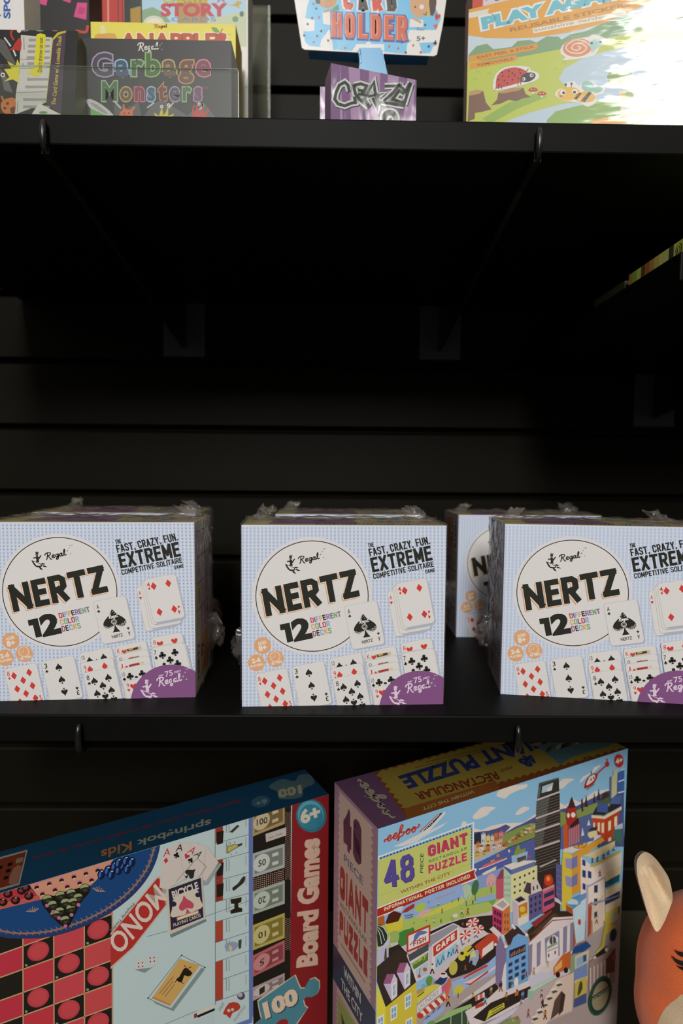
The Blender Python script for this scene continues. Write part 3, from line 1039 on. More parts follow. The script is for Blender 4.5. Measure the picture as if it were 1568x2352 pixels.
def board_front(a):
    L1 = lambda: a.view(0, 1640, 2.0103)
    L4 = lambda: a.view(0, 1860, 3.92)
    L5 = lambda: a.view(340, 1900, 3.5636)
    LA = lambda: a.view(0, 1840, 6.03)
    PALE, BK, LN = 'b2c3c2', '1d1913', 'b8956c'
    a.fill(PALE)
    # checkerboard
    L4()
    a.poly(BK, [(-300, 900), (1010, 700), (1012, 3200), (-300, 3200)])
    RED = ['b4303f', 'b8343f', 'bc4248', 'bd4648']
    xs = [-75, 205, 482, 757, 1010]
    yy = {xi: [(1145 + .36 * (1010 - x)) + 208.5 * k - (3 if xi else 0) for k in range(-3, 12)] for xi, x in enumerate(xs)}
    for c in range(4):
        for r in range(14):
            q = [(xs[c], yy[c][r]), (xs[c + 1], yy[c + 1][r]), (xs[c + 1], yy[c + 1][r + 1]), (xs[c], yy[c][r + 1])]
            if (r + c) % 2 == 0:
                a.poly(RED[min(3, c)], q)
            else:
                if c in (1, 2, 3) and r >= 1:
                    cx = sum(p[0] for p in q) / 4; cy = sum(p[1] for p in q) / 4 - 4
                    a.disc('a83240', cx, cy, 105, 82, -32); a.disc('bd4348', cx + 2, cy - 3, 96, 74, -32); a.ring('a53a3c', cx + 2, cy - 3, 84, 64, 4, 36, -32)
                    a.rect('8a8478', xs[c] + 20, q[3][1] - 42, xs[c] + 42, q[3][1] - 22)
    L = []
    for x in xs:
        L.append([(x, 700), (x + (3 if x > 900 else 8), 3200)])
    for k in range(-3, 12):
        L.append([(-75, 1145 + .36 * 1085 + 208.5 * k), (1010, 1145 + 208.5 * k)])
    a.lines(LN, L, 11)
    # lower board edge of the money game
    L5()
    a.poly('5f70a6', [(822, -200), (855, -200), (860, 1530), (850, 1600), (550, 1700), (550, 1670), (826, 1570)])
    a.poly('aebfbe', [(-150, 1760), (375, 1585), (545, 1530), (548, 1900), (-150, 1900)])
    a.line('6a7472', [(-150, 1735), (375, 1512), (548, 1450)], 4)
    # inner lines of the pale board
    a.lines('6a7472', [[(-10, 895), (160, 850)], [(470, 730), (830, 600)]], 4)
    a.line('4a4a44', [(548, -100), (550, 1450)], 4)
    cells = [(-40, -110), (130, 60), (275, 205), (440, 368), (612, 540), (775, 700), (945, 855), (1105, 1010), (1265, 1170), (1425, 1335)]
    strips = ['8f2f26', None, '8a3028', '8a3428', None, 'a4402e', None, 'a4402e', 'a23f2e']
    for i, (l, r) in enumerate(cells):
        a.line('5a625e', [(550, l), (826, r)], 4)
        if i < len(cells) - 1 and strips[i]:
            n = cells[i + 1]
            k = (l - r) / 276 * 62
            a.poly(strips[i], [(552, l + 2), (612, l - k), (612, n[0] - k - 2), (552, n[0] - 2)])
        if i < 9:
            m = (l + r) / 2
            for q in (0, 22):
                a.line('8a9490', [(640 + q, m + 120), (640 + q, m + 20)], 7)
            a.line('8a9490', [(800, m + 70), (800, m - 10)], 6)
    for y in (40, 300, 470):
        a.poly('241c14', [(560, y), (618, y - 14), (612, y + 90), (562, y + 104)])
    # board pictures: bulb, tokens, dish, taxi
    a.polys('b5a758', [[(640, 195), (650, 160), (700, 140), (735, 140), (735, 160), (690, 185), (650, 210)]]); a.line('4a4020', [(645, 200), (650, 160), (700, 142), (735, 142), (735, 160), (690, 186), (650, 210)], 5, True)
    a.poly('3a3624', [(735, 138), (768, 128), (770, 145), (738, 160)])
    a.lines('3a3a30', [[(640, 145), (650, 155)], [(670, 125), (676, 138)], [(705, 115), (706, 130)], [(680, 215), (678, 228)], [(720, 200), (724, 214)]], 4)
    a.poly('2e2c1e', [(690, 495), (735, 460), (770, 410), (795, 405), (785, 450), (740, 490), (700, 520)], 3)
    a.poly('38342a', [(665, 40), (730, -20), (748, -10), (690, 45)])
    a.poly('241f12', [(672, 590), (765, 572), (762, 610), (735, 625), (740, 655), (768, 660), (770, 690), (675, 708), (672, 680), (705, 665), (705, 625), (678, 625)])
    a.poly('8a94a8', [(628, 960), (690, 935), (740, 960), (700, 1010), (640, 1005)], 3); a.poly('c4b888', [(665, 960), (690, 985), (675, 1030), (660, 1000)])
    a.poly('34422e', [(738, 925), (765, 915), (760, 990), (740, 995)])
    a.poly('a83a2c', [(612, 1525), (660, 1440), (730, 1435), (755, 1470), (735, 1500), (690, 1520), (670, 1565), (640, 1535)], 2)
    a.disc('c4b4a0', 660, 1500, 14); a.disc('c4b4a0', 690, 1492, 12); a.disc('4a4450', 760, 1380, 32); a.disc('a8a4b0', 752, 1370, 20)
    a.text('7a8480', 'FREE', (590, 1510), (625, 1445), (575, 1490)); a.text('7a8480', 'PARKING', (715, 1590), (800, 1470), (700, 1575))
    a.poly('8f2f26', [(375, 1530), (400, 1520), (400, 1555), (375, 1565)]); a.poly('201a14', [(400, 1540), (545, 1480), (545, 1500), (405, 1560)])
    a.lines('c8c0b4', [[(402, 1515), (545, 1458)]], 26)
    # money strip at the right
    a.poly('1c1812', [(856, -260), (1170, -360), (1165, 1320), (860, 1700)])
    dots = []
    for i in range(90):
        for c in range(3):
            y = -120 + i * 17 + (c % 2) * 8
            x = 1128 + c * 16
            if y < 430 or 740 < y < 1010:
                dots.append([(x - 5, y), (x, y - 5), (x + 5, y), (x, y + 5)])
    for i in range(15):
        for j in range(7):
            x, y = 866 + i * 17, 420 + j * 17 - i * 5 + (i % 2) * 7
            dots.append([(x - 6, y), (x, y - 6), (x + 6, y), (x, y + 6)])
    a.polys('b08a78', dots)
    bills = [('a08a5c', '6e5a34', -115, -218, 190, '100', 0, 'b8a888'), ('9da59d', '71766f', 215, 133, 196, '50', 0, 'b8beb4'), ('98a294', '6c7468', 525, 435, 190, '20', 1, 'aeb6a8'),
             ('a89a50', '7a6c30', 802, 700, 206, '10', 1, 'b8ac72'), ('a85a5c', '7c3c40', 1050, 922, 175, '5', 1, 'b87a7a'), ('a08c8a', '7c6a68', 1312, 1192, 110, '1', 1, 'b8aaa4')]
    for col, inn, yl, yr, h, num, flip, ov in bills:
        a.poly(col, [(856, yl), (1117, yr), (1117, yr + h), (856, yl + h)])
        a.poly(inn, [(872, yl + 18), (1102, yr + 30), (1102, yr + h - 22), (872, yl + h - 28)])
        k = (yr - yl) / 261
        cy = yl + k * 72 + h * .5
        a.disc(ov, 928, cy, 68, h * .36, 0, 28, k)
        for q in range(2):
            a.poly(ov, [(1015, yl + k * 160 + h * (.26 + .36 * q)), (1065, yl + k * 210 + h * (.26 + .36 * q)), (1065, yl + k * 210 + h * (.40 + .36 * q)), (1015, yl + k * 160 + h * (.40 + .36 * q))])
        w = 26 * len(num)
        if flip:
            a.text('2a2820', num, (928 + w / 2 + 8, cy - 26 - k * -20), (928 - w / 2, cy - 22 - k * 20), (928 + w / 2 + 8, cy + 24 + k * 20), off=.015)
        else:
            a.text('2a2820', num, (928 - w / 2, cy + 24 - k * 30), (928 + w / 2 + 8, cy + 24 + k * 30), (928 - w / 2, cy - 26 - k * 30), off=.015)
    a.poly('b4aca2', [(960, 55), (1130, 0), (1130, 66), (965, 122)])
    a.lines('8a8478', [[(985, 90), (1030, 74)], [(1045, 68), (1100, 50)]], 8)
    # red title band
    L1()
    a.poly('7c1c1e', [(1349, 300), (1700, 200), (1700, 1700), (1333, 1700)])
    L5()
    TX = 'bfa08c'
    a.text(TX, 'Board Games', (1378, 1118), (1396, 95), (1222, 1140), off=.055)
    L1()
    a.disc('2f6678', 1436, 470, 70, 76, -10, 36); a.disc('4f94a4', 1434, 466, 60, 66, -10, 36); a.disc('2e7488', 1436, 474, 54, 58, -10, 36)
    a.text('bfb8a4', '6+', (1395, 505), (1478, 478), (1385, 450), off=.05)
    # teal jigsaw piece with 100
    L5()
    pz = [(900, 1425), (1050, 1320), (1200, 1212), (1225, 1275), (1245, 1318), (1280, 1318), (1298, 1280), (1318, 1248), (1360, 1232), (1398, 1262), (1400, 1320), (1380, 1368), (1340, 1388), (1290, 1390), (1268, 1418), (1280, 1462), (1304, 1480), (1230, 1580), (1150, 1700), (1100, 1760), (800, 1800), (840, 1640), (895, 1590), (930, 1560), (915, 1500)]
    a.poly('c4b49a', [(x + (6 if x > 1050 else -8), y + (-8 if y < 1500 else 6)) for x, y in pz]); a.poly('477a86', pz)
    a.poly('8a2424', [(1030, 1640), (1075, 1580), (1130, 1570), (1145, 1610), (1100, 1680), (1040, 1720)], 3)
    a.text('2a4850', '100', (980, 1562), (1232, 1440), (955, 1450), off=.06)
    a.text('cdb49c', '100', (970, 1556), (1222, 1432), (945, 1444), off=.06)
    # dark blue game disc with marbles
    L4()
    blob = [(-300, 1080), (-60, 1130), (130, 1158), (400, 1150), (620, 1098), (830, 1015), (1040, 895), (1230, 735), (1370, 540), (1440, 320), (1430, 100), (900, 0), (-300, 200)]
    a.poly('26365f', blob, 4)
    a.poly('164072', [(x if x < 0 else x - 16, y - 30) for x, y in blob], 4)
    a.line('8f6456', [(-100, 1062), (140, 1108), (400, 1098), (610, 1048), (815, 968), (1010, 858), (1190, 705), (1325, 520), (1392, 320)], 16, smooth=5)
    vine = crom([(-100, 1062), (140, 1108), (400, 1098), (610, 1048), (815, 968), (1010, 858), (1190, 705), (1325, 520), (1392, 320)], 9)
    a.lines('9a7060', [[(x, y), (x + (-16 if i % 2 else 12), y + (-22 if i % 2 else 18))] for i, (x, y) in enumerate(vine)], 7)
    a.polys('5d79b4', [[(x - 3, y - 34), (x, y - 38), (x + 3, y - 34), (x, y - 30)] for i, (x, y) in enumerate(vine) if i % 2 == 0])
    LA()
    for cx, cy, m in ((450, 1500, 1), (1370, 1220, -1)):
        for k in range(7):
            t = -1.2 + k * .4
            a.line('b08468', [(cx + 20 * sin(t), cy + 30), (cx + 95 * sin(t), cy - 45 + 50 * abs(sin(t)) - m * 22 * sin(t))], 9)
    a.poly('c48a6e', [(380, 1120), (1620, 740), (1500, 900), (1330, 1095), (1260, 1160), (560, 1360)])
    a.poly('c07a78', [(380, 1120), (1620, 740), (1600, 790), (420, 1170)])
    a.poly('b02f3c', [(-300, 1360), (395, 1160), (560, 1360), (-300, 1560)])
    a.poly('b4554a', [(-300, 1480), (540, 1300), (560, 1360), (-300, 1570)])
    for x, y in ((505, 1190), (680, 1140), (850, 1090), (1020, 1045), (1187, 1000), (1350, 955), (585, 1280), (760, 1225), (930, 1180), (1100, 1130), (1265, 1090), (1520, 905)):
        a.disc('c0708a', x, y - 16, 40, 26, -15, 14); a.disc('221810', x + 2, y + 6, 33, 27, -20, 14); a.disc('c8b090', x + 6, y + 24, 24, 10, -15, 12)
    for x, y in ((40, 1395), (215, 1370), (400, 1310), (300, 1235), (110, 1280), (360, 1195)):
        a.disc('1c100c', x, y, 66, 56, -10, 18); a.disc('7a3430', x - 8, y - 4, 34, 26, -20, 14); a.disc('c49484', x + 6, y - 40, 16, 8, -10, 10)
    a.poly('14120b', [(575, 1360), (650, 1290), (760, 1310), (800, 1255), (900, 1250), (960, 1220), (1090, 1200), (1160, 1150), (1240, 1170), (1235, 1260), (1120, 1400), (1040, 1560), (960, 1720), (890, 1750), (760, 1640), (600, 1450)], 3)
    for x, y in ((655, 1350), (835, 1300), (985, 1270), (1170, 1200), (725, 1430), (905, 1400), (1080, 1330), (825, 1520), (980, 1480), (900, 1640), (760, 1560), (1010, 1390)):
        a.disc('26241a', x, y, 70, 62, -20, 18); a.poly('8f9a6a', [(x - 62, y + 6), (x - 40, y - 42), (x + 30, y - 52), (x + 56, y - 20), (x + 10, y - 14)], 3); a.disc('4c3a2e', x + 8, y + 26, 26, 16, 0, 10)
    for x, y in ((650, 1440), (735, 1525), (815, 1610), (1085, 1430), (990, 1570), (905, 1725)):
        a.disc('b0688a', x, y, 28, 26, 0, 12)
    for x, y in ((1400, 1010), (1490, 960), (1580, 900), (1540, 1010), (1640, 950), (1700, 880), (1640, 850), (1760, 930), (1740, 820), (1820, 840)):
        a.disc('101a34', x, y, 52, 74, 10, 18); a.disc('3463b0', x - 18, y + 6, 18, 44, 10, 12); a.disc('8fb4dc', x + 10, y - 44, 18, 10, -10, 10)
    # slanting red name bar, printed upside down
    L4()
    a.poly('c4a494', [(995, 1108), (1412, 600), (1440, 605), (1505, 850), (1192, 1250), (995, 1432)]); a.poly('a82f2a', [(995, 1128), (1412, 618), (1432, 612), (1492, 850), (1190, 1236), (995, 1412)])
    a.text('cdbcae', 'MONO', (1395, 668), (968, 1172), (1505, 800), off=.02)
    a.text('5a645e', 'Property Trading', (1190, 830), (985, 1080), (1212, 852))
    # aces fanned out and a card packet
    L5()
    CW = 'c6bbb2'
    a.poly('8f9a98', [(110, 505), (470, 430), (585, 290), (600, 300), (490, 470), (130, 540)])
    for q in ([(400, 128), (485, 160), (575, 285), (470, 440), (330, 300)], [(290, 118), (400, 128), (470, 180), (440, 430), (250, 330)], [(235, 122), (330, 128), (380, 200), (300, 430), (200, 400)], [(118, 200), (245, 120), (250, 160), (300, 420), (150, 505), (92, 490)]):
        a.poly('a89e98', [(x + 3, y + 3) for x, y in q]); a.poly(CW, q)
    a.text('b03440', 'A', (122, 240), (178, 222), (128, 180)); a.suit('d', 'b03440', 145, 270, 40, 42, 10)
    a.text('1c1a16', 'A', (222, 196), (278, 190), (236, 138)); a.suit('c', '1c1a16', 232, 226, 46, 44, 15)
    a.text('b03440', 'A', (315, 205), (362, 222), (358, 152)); a.suit('h', 'b03440', 315, 236, 42, 40, 25)
    a.text('1c1a16', 'A', (370, 228), (408, 250), (418, 186)); a.suit('s', '1c1a16', 347, 268, 44, 44, 30)
    a.line('4a443c', [(230, 440), (270, 395), (400, 250), (475, 320), (410, 410)], 3)
    a.suit('s', '2a2622', 345, 375, 86, 88, 50)
    a.poly('6e7a7a', [(175, 880), (470, 750), (480, 770), (190, 905)])
    a.poly('c4b49e', [(147, 500), (440, 398), (466, 742), (170, 872)])
    a.poly('29253a', [(165, 505), (430, 410), (452, 735), (186, 840)])
    a.poly('c8bbaa', [(205, 590), (290, 530), (400, 510), (425, 590), (432, 660), (200, 735), (196, 660)], 3)
    a.disc('29253a', 205, 625, 26, 22); a.disc('29253a', 408, 550, 24, 20)
    a.text('cabfb2', 'BICYCLE', (205, 580), (412, 500), (192, 525), off=.04)
    a.suit('s', 'b5475a', 308, 630, 128, 125, -14)
    a.poly('c4905a', [(232, 735), (410, 675), (414, 702), (236, 762)]); a.poly('d0c4b4', [(238, 740), (405, 682), (407, 696), (242, 755)])
    a.text('bcb2ac', 'PLAYING CARDS', (208, 812), (430, 728), (204, 786), off=.02)
    # dice and the little deed card
    L1()
    a.poly('7d8a86', [(622, 1180), (668, 1196), (730, 1150), (700, 1170)])
    for x, y, t in ((648, 1158, -14), (702, 1134, -18)):
        k = radians(t)
        a.poly('c9bcb8', [(x + 22 * cos(k + pi / 4 + i * pi / 2) * 1.3, y + 20 * sin(k + pi / 4 + i * pi / 2) * 1.25) for i in range(4)])
        for dx, dy in ((-9, -8), (9, -10), (-8, 9), (10, 7)):
            a.disc('1c1a18', x + dx, y + dy, 3.4, n=8)
    a.line('566460', [(683, 1312), (838, 1114), (945, 1170), (795, 1366)], 2.5, True)
    for x, y in ((683, 1312), (838, 1114), (945, 1170), (795, 1366)):
        a.disc('30342e', x, y, 4, n=8)
    a.poly('7d8a86', [(705, 1322), (790, 1358), (930, 1170), (945, 1180), (800, 1372), (715, 1336)])
    a.poly('c29a58', [(700, 1312), (830, 1130), (922, 1160), (786, 1348)])
    a.poly('b8804a', [(700, 1312), (786, 1348), (783, 1338), (706, 1303)])
    a.poly('241a10', [(845, 1180), (860, 1172), (888, 1196), (868, 1212), (850, 1206), (838, 1240), (812, 1226), (828, 1212)], 2)
    a.lines('241a10', [[(850, 1160), (862, 1176), (884, 1166)], [(820, 1222), (806, 1240)], [(838, 1238), (848, 1246)]], 3)
    a.lines('6a4e26', [[(735, 1290), (800, 1212)], [(748, 1296), (800, 1232)], [(762, 1304), (806, 1246)]], 2.5)


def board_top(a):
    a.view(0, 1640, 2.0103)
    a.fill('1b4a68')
    a.text('aaa793', 'springbok', (972, 476), (634, 573), (972, 516), off=.02)
    a.text('c4783c', 'Kids', (606, 588), (468, 630), (606, 628), off=.02)
    a.text('7c2a30', 'Board Games / Jeux de société / Juegos de mesa', (1112, 388), (155, 655), (1115, 408), off=.02, shear=.2)
    a.disc('3f6a80', 1203, 405, 44, 26, -12); a.text('8aa0a4', '6+', (1228, 392), (1180, 404), (1232, 412), off=.03)
    a.poly('5c7a80', [(1240, 335), (1300, 300), (1360, 310), (1380, 282), (1430, 280), (1450, 320), (1400, 345), (1390, 385), (1290, 392), (1285, 362)], 3)
    a.text('b8b494', '100', (1385, 330), (1285, 352), (1390, 364), off=.06)
    a.poly('b4aca0', [(-300, 742), (128, 626), (90, 788), (-300, 905)])
    a.poly('8a3c28', [(-300, 755), (120, 636), (84, 780), (-300, 890)])
    a.polys('1e120c', [[(x, y), (x + 22, y - 6), (x + 20, y + 9), (x - 2, y + 15)] for x, y in ((36, 690), (28, 720), (18, 752), (-10, 705), (-20, 736))])
    a.poly('a8745e', [(62, 712), (100, 702), (78, 784), (40, 780)], 2); a.poly('9a8c68', [(74, 670), (108, 660), (104, 682), (72, 692)])


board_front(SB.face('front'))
board_top(SB.face('top', .5))  # navy top; low gain puts part of its shade into the inks
for q in ('left', 'right'):
    SB.face(q).fill('7c1c1e')
SB.face('back').fill('17507c')
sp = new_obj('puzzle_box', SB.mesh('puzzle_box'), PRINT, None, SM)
tag(sp, 'puzzle box picturing board games, with a red title band and dark blue top', 'puzzle box')

# ------------------------------------------------------------------ city puzzle box, lower right
CY = 26.6
CW_, CD, CH = .2585, .066, .298
_c, _s = cos(radians(CY)), sin(radians(CY))
CFL = (.0317, .3725)
CM = frame(CFL[0] + CW_ / 2 * _c - CD / 2 * _s, CFL[1] + CW_ / 2 * _s + CD / 2 * _c, DECK_Z, CY)
CB = Carton(CW_, CD, CH, CM, 1.26, 'a87f8c', .0012)


def city_front(a):
    L2 = lambda: a.view(760, 1660, 2.1778)
    L6 = lambda: a.view(760, 1660, 4.3556)
    L7 = lambda: a.view(1060, 1700, 3.92)
    LM = lambda: a.view(1000, 1840, 5.6)
    B1 = lambda: a.view(860, 2040, 6.03)
    B2 = lambda: a.view(1080, 2000, 4.3556)
    WH, DK = 'd3c8be', '2b2420'
    a.fill('84b3cf')
    # clouds and far hills
    L7()
    for q in ([(312, 490), (350, 440), (420, 410), (500, 405), (590, 398), (575, 430), (500, 455), (430, 490), (390, 525), (330, 510)],
              [(98, 690), (140, 640), (190, 602), (305, 605), (260, 640), (220, 680), (130, 712)], [(482, 665), (520, 620), (560, 600), (612, 612), (560, 650), (510, 672)],
              [(870, 430), (880, 380), (920, 348), (1010, 352), (960, 385), (910, 432)], [(0, 745), (25, 728), (50, 760), (0, 780)]):
        a.poly(WH, q, 3)
    a.poly(WH, [(100, 790), (180, 810), (270, 770), (400, 745), (500, 745), (560, 740), (670, 660), (880, 560), (930, 590), (1000, 530), (1060, 560), (1190, 462), (1330, 440), (1460, 360), (1460, 900), (100, 900)])
    a.poly('46507c', [(100, 830), (240, 815), (330, 790), (395, 758), (440, 780), (380, 840), (480, 780), (540, 755), (660, 690), (900, 620), (1040, 590), (1300, 460), (1460, 420), (1460, 960), (100, 960)])
    a.poly('22293c', [(100, 850), (160, 830), (185, 870), (220, 835), (250, 870), (300, 850), (360, 840), (360, 960), (100, 960)])
    # far town and wood
    LM()
    a.poly('c2a184', [(485, 560), (600, 540), (860, 480), (900, 610), (640, 700), (590, 740), (480, 780)])
    for x, y, w, h, c, r in ((585, 560, 60, 130, 'c5c3c0', '8f9ab0'), (650, 560, 50, 110, 'cdbf80', '9a8440'), (705, 545, 45, 90, 'c8bda4', '8a9a90'), (750, 520, 55, 110, 'b06a48', '8a4030'), (812, 500, 60, 95, 'c87a78', 'a85460'), (520, 600, 50, 60, 'b8784a', '7a4428'), (560, 650, 55, 60, 'd0c8b8', '6a4a34'), (640, 660, 60, 80, 'b47850', '50382a'), (720, 640, 60, 60, 'a8bcc4', '8a6a5a'), (800, 610, 70, 50, 'd0c4b0', '9a7a60'), (500, 720, 70, 50, 'b8a85a', '8a7a3a'), (600, 700, 50, 44, 'b0a060', '6a5a30')):
        a.poly(c, [(x, y), (x + w, y - w * .2), (x + w, y - h - w * .1), (x, y - h)]); a.poly(r, [(x - 4, y - h + 2), (x + w * .5, y - h - 34), (x + w + 4, y - h - w * .12)])
        a.polys('6a5648', [[(x + w * (.2 + .35 * i), y - h * .5), (x + w * (.36 + .35 * i), y - h * .5 - 4), (x + w * (.36 + .35 * i), y - h * .26), (x + w * (.2 + .35 * i), y - h * .24)] for i in range(2)])
    a.poly('7c8a4a', [(850, 540), (880, 420), (980, 380), (1080, 330), (1200, 290), (1285, 280), (1290, 470), (1140, 520), (930, 600)])
    rnd = random.Random(3)
    for i in range(46):
        t = rnd.random(); y = rnd.random()
        a.poly(['8a9a50', '6a7a3c', 'b05a30', 'a84030', '9aa878', 'b89050', '4a5a34', 'b4b49a'][i % 8], [(865 + 405 * t + 26 * cos(k), 560 - 190 * t - 110 * y * (.4 + .6 * t) + 19 * sin(k) + 60 * (1 - t) * y) for k in (0, 1, 2, 3.1, 4.2, 5.2)], 2)
    # water with a ferry
    a.poly('4a5b94', [(480, 815), (640, 740), (900, 610), (1280, 470), (1300, 800), (860, 1000), (480, 1100)])
    a.poly('7f93bd', [(480, 985), (640, 930), (860, 850), (870, 1250), (480, 1450), (200, 1300), (-700, 1600), (-700, 1480)])
    a.poly(DK, [(895, 610), (1280, 462), (1280, 470), (898, 618)])
    a.poly(WH, [(550, 870), (920, 725), (910, 745), (560, 885)]); a.poly('c05a70', [(590, 850), (620, 815), (860, 735), (890, 742), (600, 858)]); a.poly('b48a48', [(700, 765), (760, 742), (755, 768), (705, 790)]); a.disc('b07840', 800, 700, 22)
    a.poly(WH, [(590, 935), (640, 905), (780, 835), (770, 880), (620, 950)]); a.poly(WH, [(930, 625), (950, 620), (955, 655), (935, 660)]); a.poly('8f3a2c', [(1180, 560), (1230, 535), (1220, 562)])
    # dark tower
    L7()
    a.poly('4c4f48', [(695, 385), (870, 335), (885, 900), (880, 1500), (690, 1560), (655, 1120), (655, 900), (672, 560)])
    a.poly('302a26', [(790, 500), (880, 475), (885, 1560), (700, 1560), (725, 940), (760, 700)])
    a.poly('2c2926', [(660, 990), (880, 890), (885, 1560), (655, 1560)])
    a.poly('30302c', [(700, 400), (872, 350), (876, 480), (690, 530)]); a.poly('5c605a', [(688, 440), (710, 400), (700, 500), (684, 525)])
    a.poly('9db6c4', [(722, 415), (822, 380), (808, 450), (716, 475)]); a.poly(WH, [(760, 440), (815, 400), (808, 450), (770, 462)])
    L = []
    for y in (525, 690, 810, 965):
        L.append([(670 - (y - 525) * .04, y + 14), (880, y - 62)])
    a.lines('bdb0b0', L, 15)
    a.line('b4a8a8', [(700, 1140), (846, 1075)], 12)
    L = []
    for i in range(30):
        y = 560 + i * 26
        if y < 1200: L.append([(674 - (y - 525) * .04, y + 12), (880, y - 62)])
    a.lines('8a867c', L, 2.2)
    # aeroplane and name at top left
    L6()
    a.poly(WH, [(625, 1240), (900, 1105), (1080, 920), (1120, 895), (1145, 905), (1050, 1010), (860, 1190)], 2)
    a.poly('c4c8c8', [(640, 1235), (900, 1120), (1165, 990), (1110, 1040), (830, 1195)])
    a.poly('1f2f45', [(920, 1070), (1090, 905), (1120, 897), (1000, 1030), (930, 1085)]); a.line('9a3a34', [(890, 1090), (1075, 915)], 10); a.line(WH, [(905, 1085), (1080, 918)], 8)
    a.lines('e0dcd4', [[(935 + i * 15, 1072 - i * 15), (941 + i * 15, 1078 - i * 15)] for i in range(6)], 7)
    a.pen('b23a2c', 'eeboo', (545, 1195), (880, 1080), (548, 1100), 15)
    # title panel
    PN = 'b9bc68'
    a.poly('dbe0e4', [(470, 1335), (1428, 990), (1428, 1510), (470, 1850)])
    a.poly('86b0c8', [(480, 1345), (1415, 1008), (1412, 1490), (1395, 1500), (1395, 1040), (480, 1370)])
    tr = [[(480 + i * 33, 1366 - i * 11.7), (496 + i * 33, 1338 - i * 11.7), (512 + i * 33, 1354 - i * 11.7)] for i in range(28)]
    tr += [[(1398, 1050 + i * 29), (1413, 1062 + i * 29), (1398, 1078 + i * 29)] for i in range(15)]
    a.polys('2f4d74', tr)
    a.poly(PN, [(470, 1374), (1396, 1042), (1396, 1520), (470, 1850)])
    a.lines('9aa052', [[(475, 1732), (690, 1655)], [(1215, 1470), (1396, 1408)]], 2.5)
    VI, MG = '53468c', 'b83a5e'
    for c, o, d in (('3a2f5c', 48, 5), (VI, 44, 0)):
        a.cond(c, '48', (536 + d, 1668 + d), (832 + d, 1565 + d), (520 + d, 1400 + d), o, .22, (1, .92))
    a.text('2e4a3c', 'PIECE', (918, 1500), (922, 1305), (888, 1500), off=.015)
    a.cond('7c2440', 'GIANT', (972, 1345), (1366, 1206), (967, 1235), 27, .3)
    a.cond(MG, 'GIANT', (969, 1342), (1362, 1202), (964, 1232), 24, .3)
    a.cond('3c7050', 'RECTANGULAR', (978, 1402), (1356, 1266), (976, 1374), 5.5, .5)
    a.cond(MG, 'PUZZLE', (974, 1510), (1358, 1376), (970, 1428), 18, .3)
    a.text('8c5a2c', '· WITHIN THE CITY ·', (668, 1722), (1222, 1505), (664, 1690), off=.015)
    a.poly('e0d6c8', [(460, 1850), (1440, 1452), (1458, 1462), (1436, 1500), (1462, 1560), (460, 1955)])
    a.poly('a22a20', [(460, 1862), (1440, 1466), (1428, 1502), (1445, 1552), (460, 1940)])
    a.cond('d9cfa8', 'INFORMATIONAL POSTER INCLUDED', (530, 1882), (1388, 1546), (526, 1846), 7.5, .35)
    # pavements and walls of the lower quarter
    L2()
    a.poly('a1938f', [(200, 1500), (700, 1160), (1460, 820), (1500, 2200), (200, 2200)])
    # park
    LM()
    a.poly('a2b45c', [(-800, 1550), (0, 1360), (260, 1270), (480, 1180), (800, 1060), (860, 1330), (400, 1480), (200, 1560), (-300, 1900), (-800, 2300)])
    a.poly('b9bd58', [(-150, 1480), (80, 1340), (330, 1250), (420, 1280), (200, 1380), (-100, 1500)])
    a.poly('8aa4c4', [(480, 1280), (620, 1190), (780, 1200), (760, 1260), (560, 1330)])
    a.poly('6d9a4c', [(400, 1340), (780, 1260), (740, 1330), (560, 1400), (420, 1440)])
    a.poly('9fb05c', [(500, 1200), (560, 1130), (680, 1100), (770, 1160), (660, 1210), (540, 1240)], 3)
    for x, y, rx, ry, c in ((390, 1175, 78, 112, 'a8bc9c'), (505, 1110, 44, 100, '3f6a44'), (210, 1240, 30, 36, '4c7a4c'), (710, 1020, 62, 92, 'c89a9c'), (290, 1200, 20, 50, '4c7a5c')):
        a.line('4a3a28', [(x + 2, y + ry * 1.75), (x, y)], 9); a.lines('4a3a28', [[(x, y + ry * .9), (x - rx * .6, y + ry * .1)], [(x, y + ry * .8), (x + rx * .6, y)]], 5)
        a.disc(c, x, y, rx, ry, 12, 20)
        if rx > 60:
            a.lines('5a4a34', [[(x, y + ry * 1.2), (x - rx * .55, y + ry * .3)], [(x, y + ry * 1.1), (x + rx * .5, y + ry * .2)]], 4)
    B1()
    a.poly('8ba4cd', [(40, 420), (420, 240), (760, 90), (1200, -70), (1240, 90), (1000, 200), (760, 260), (600, 400), (420, 520), (200, 560)])
    a.line('c07858', [(830, 150), (1120, 40)], 8)
    a.poly('a2b45c', [(200, 560), (440, 430), (700, 330), (900, 240), (1040, 200), (1250, 250), (1568, 180), (1700, 300), (1568, 330), (1300, 390), (1000, 500), (780, 570), (430, 680), (180, 760)])
    a.poly('bdbd55', [(760, 330), (1000, 210), (1180, 180), (1150, 240), (950, 320), (620, 420)], 2)
    a.disc('a3b955', 630, 262, 88, 54, -32); a.poly('c4a49c', [(560, 400), (640, 320), (720, 290), (800, 300), (720, 350), (620, 400)], 3)
    a.poly('9a3424', [(370, 340), (430, 270), (550, 205), (545, 265), (440, 330)], 0); a.poly('c4c0c4', [(250, 300), (330, 255), (400, 240), (360, 320)])
    a.poly('a85a2c', [(40, 400), (130, 370), (140, 500), (40, 520)]); a.poly('4a2216', [(145, 480), (190, 360), (260, 310), (370, 345), (330, 450), (200, 500)])
    a.poly('c8b93a', [(140, 500), (320, 455), (390, 360), (395, 480), (370, 560), (200, 620), (165, 560)])
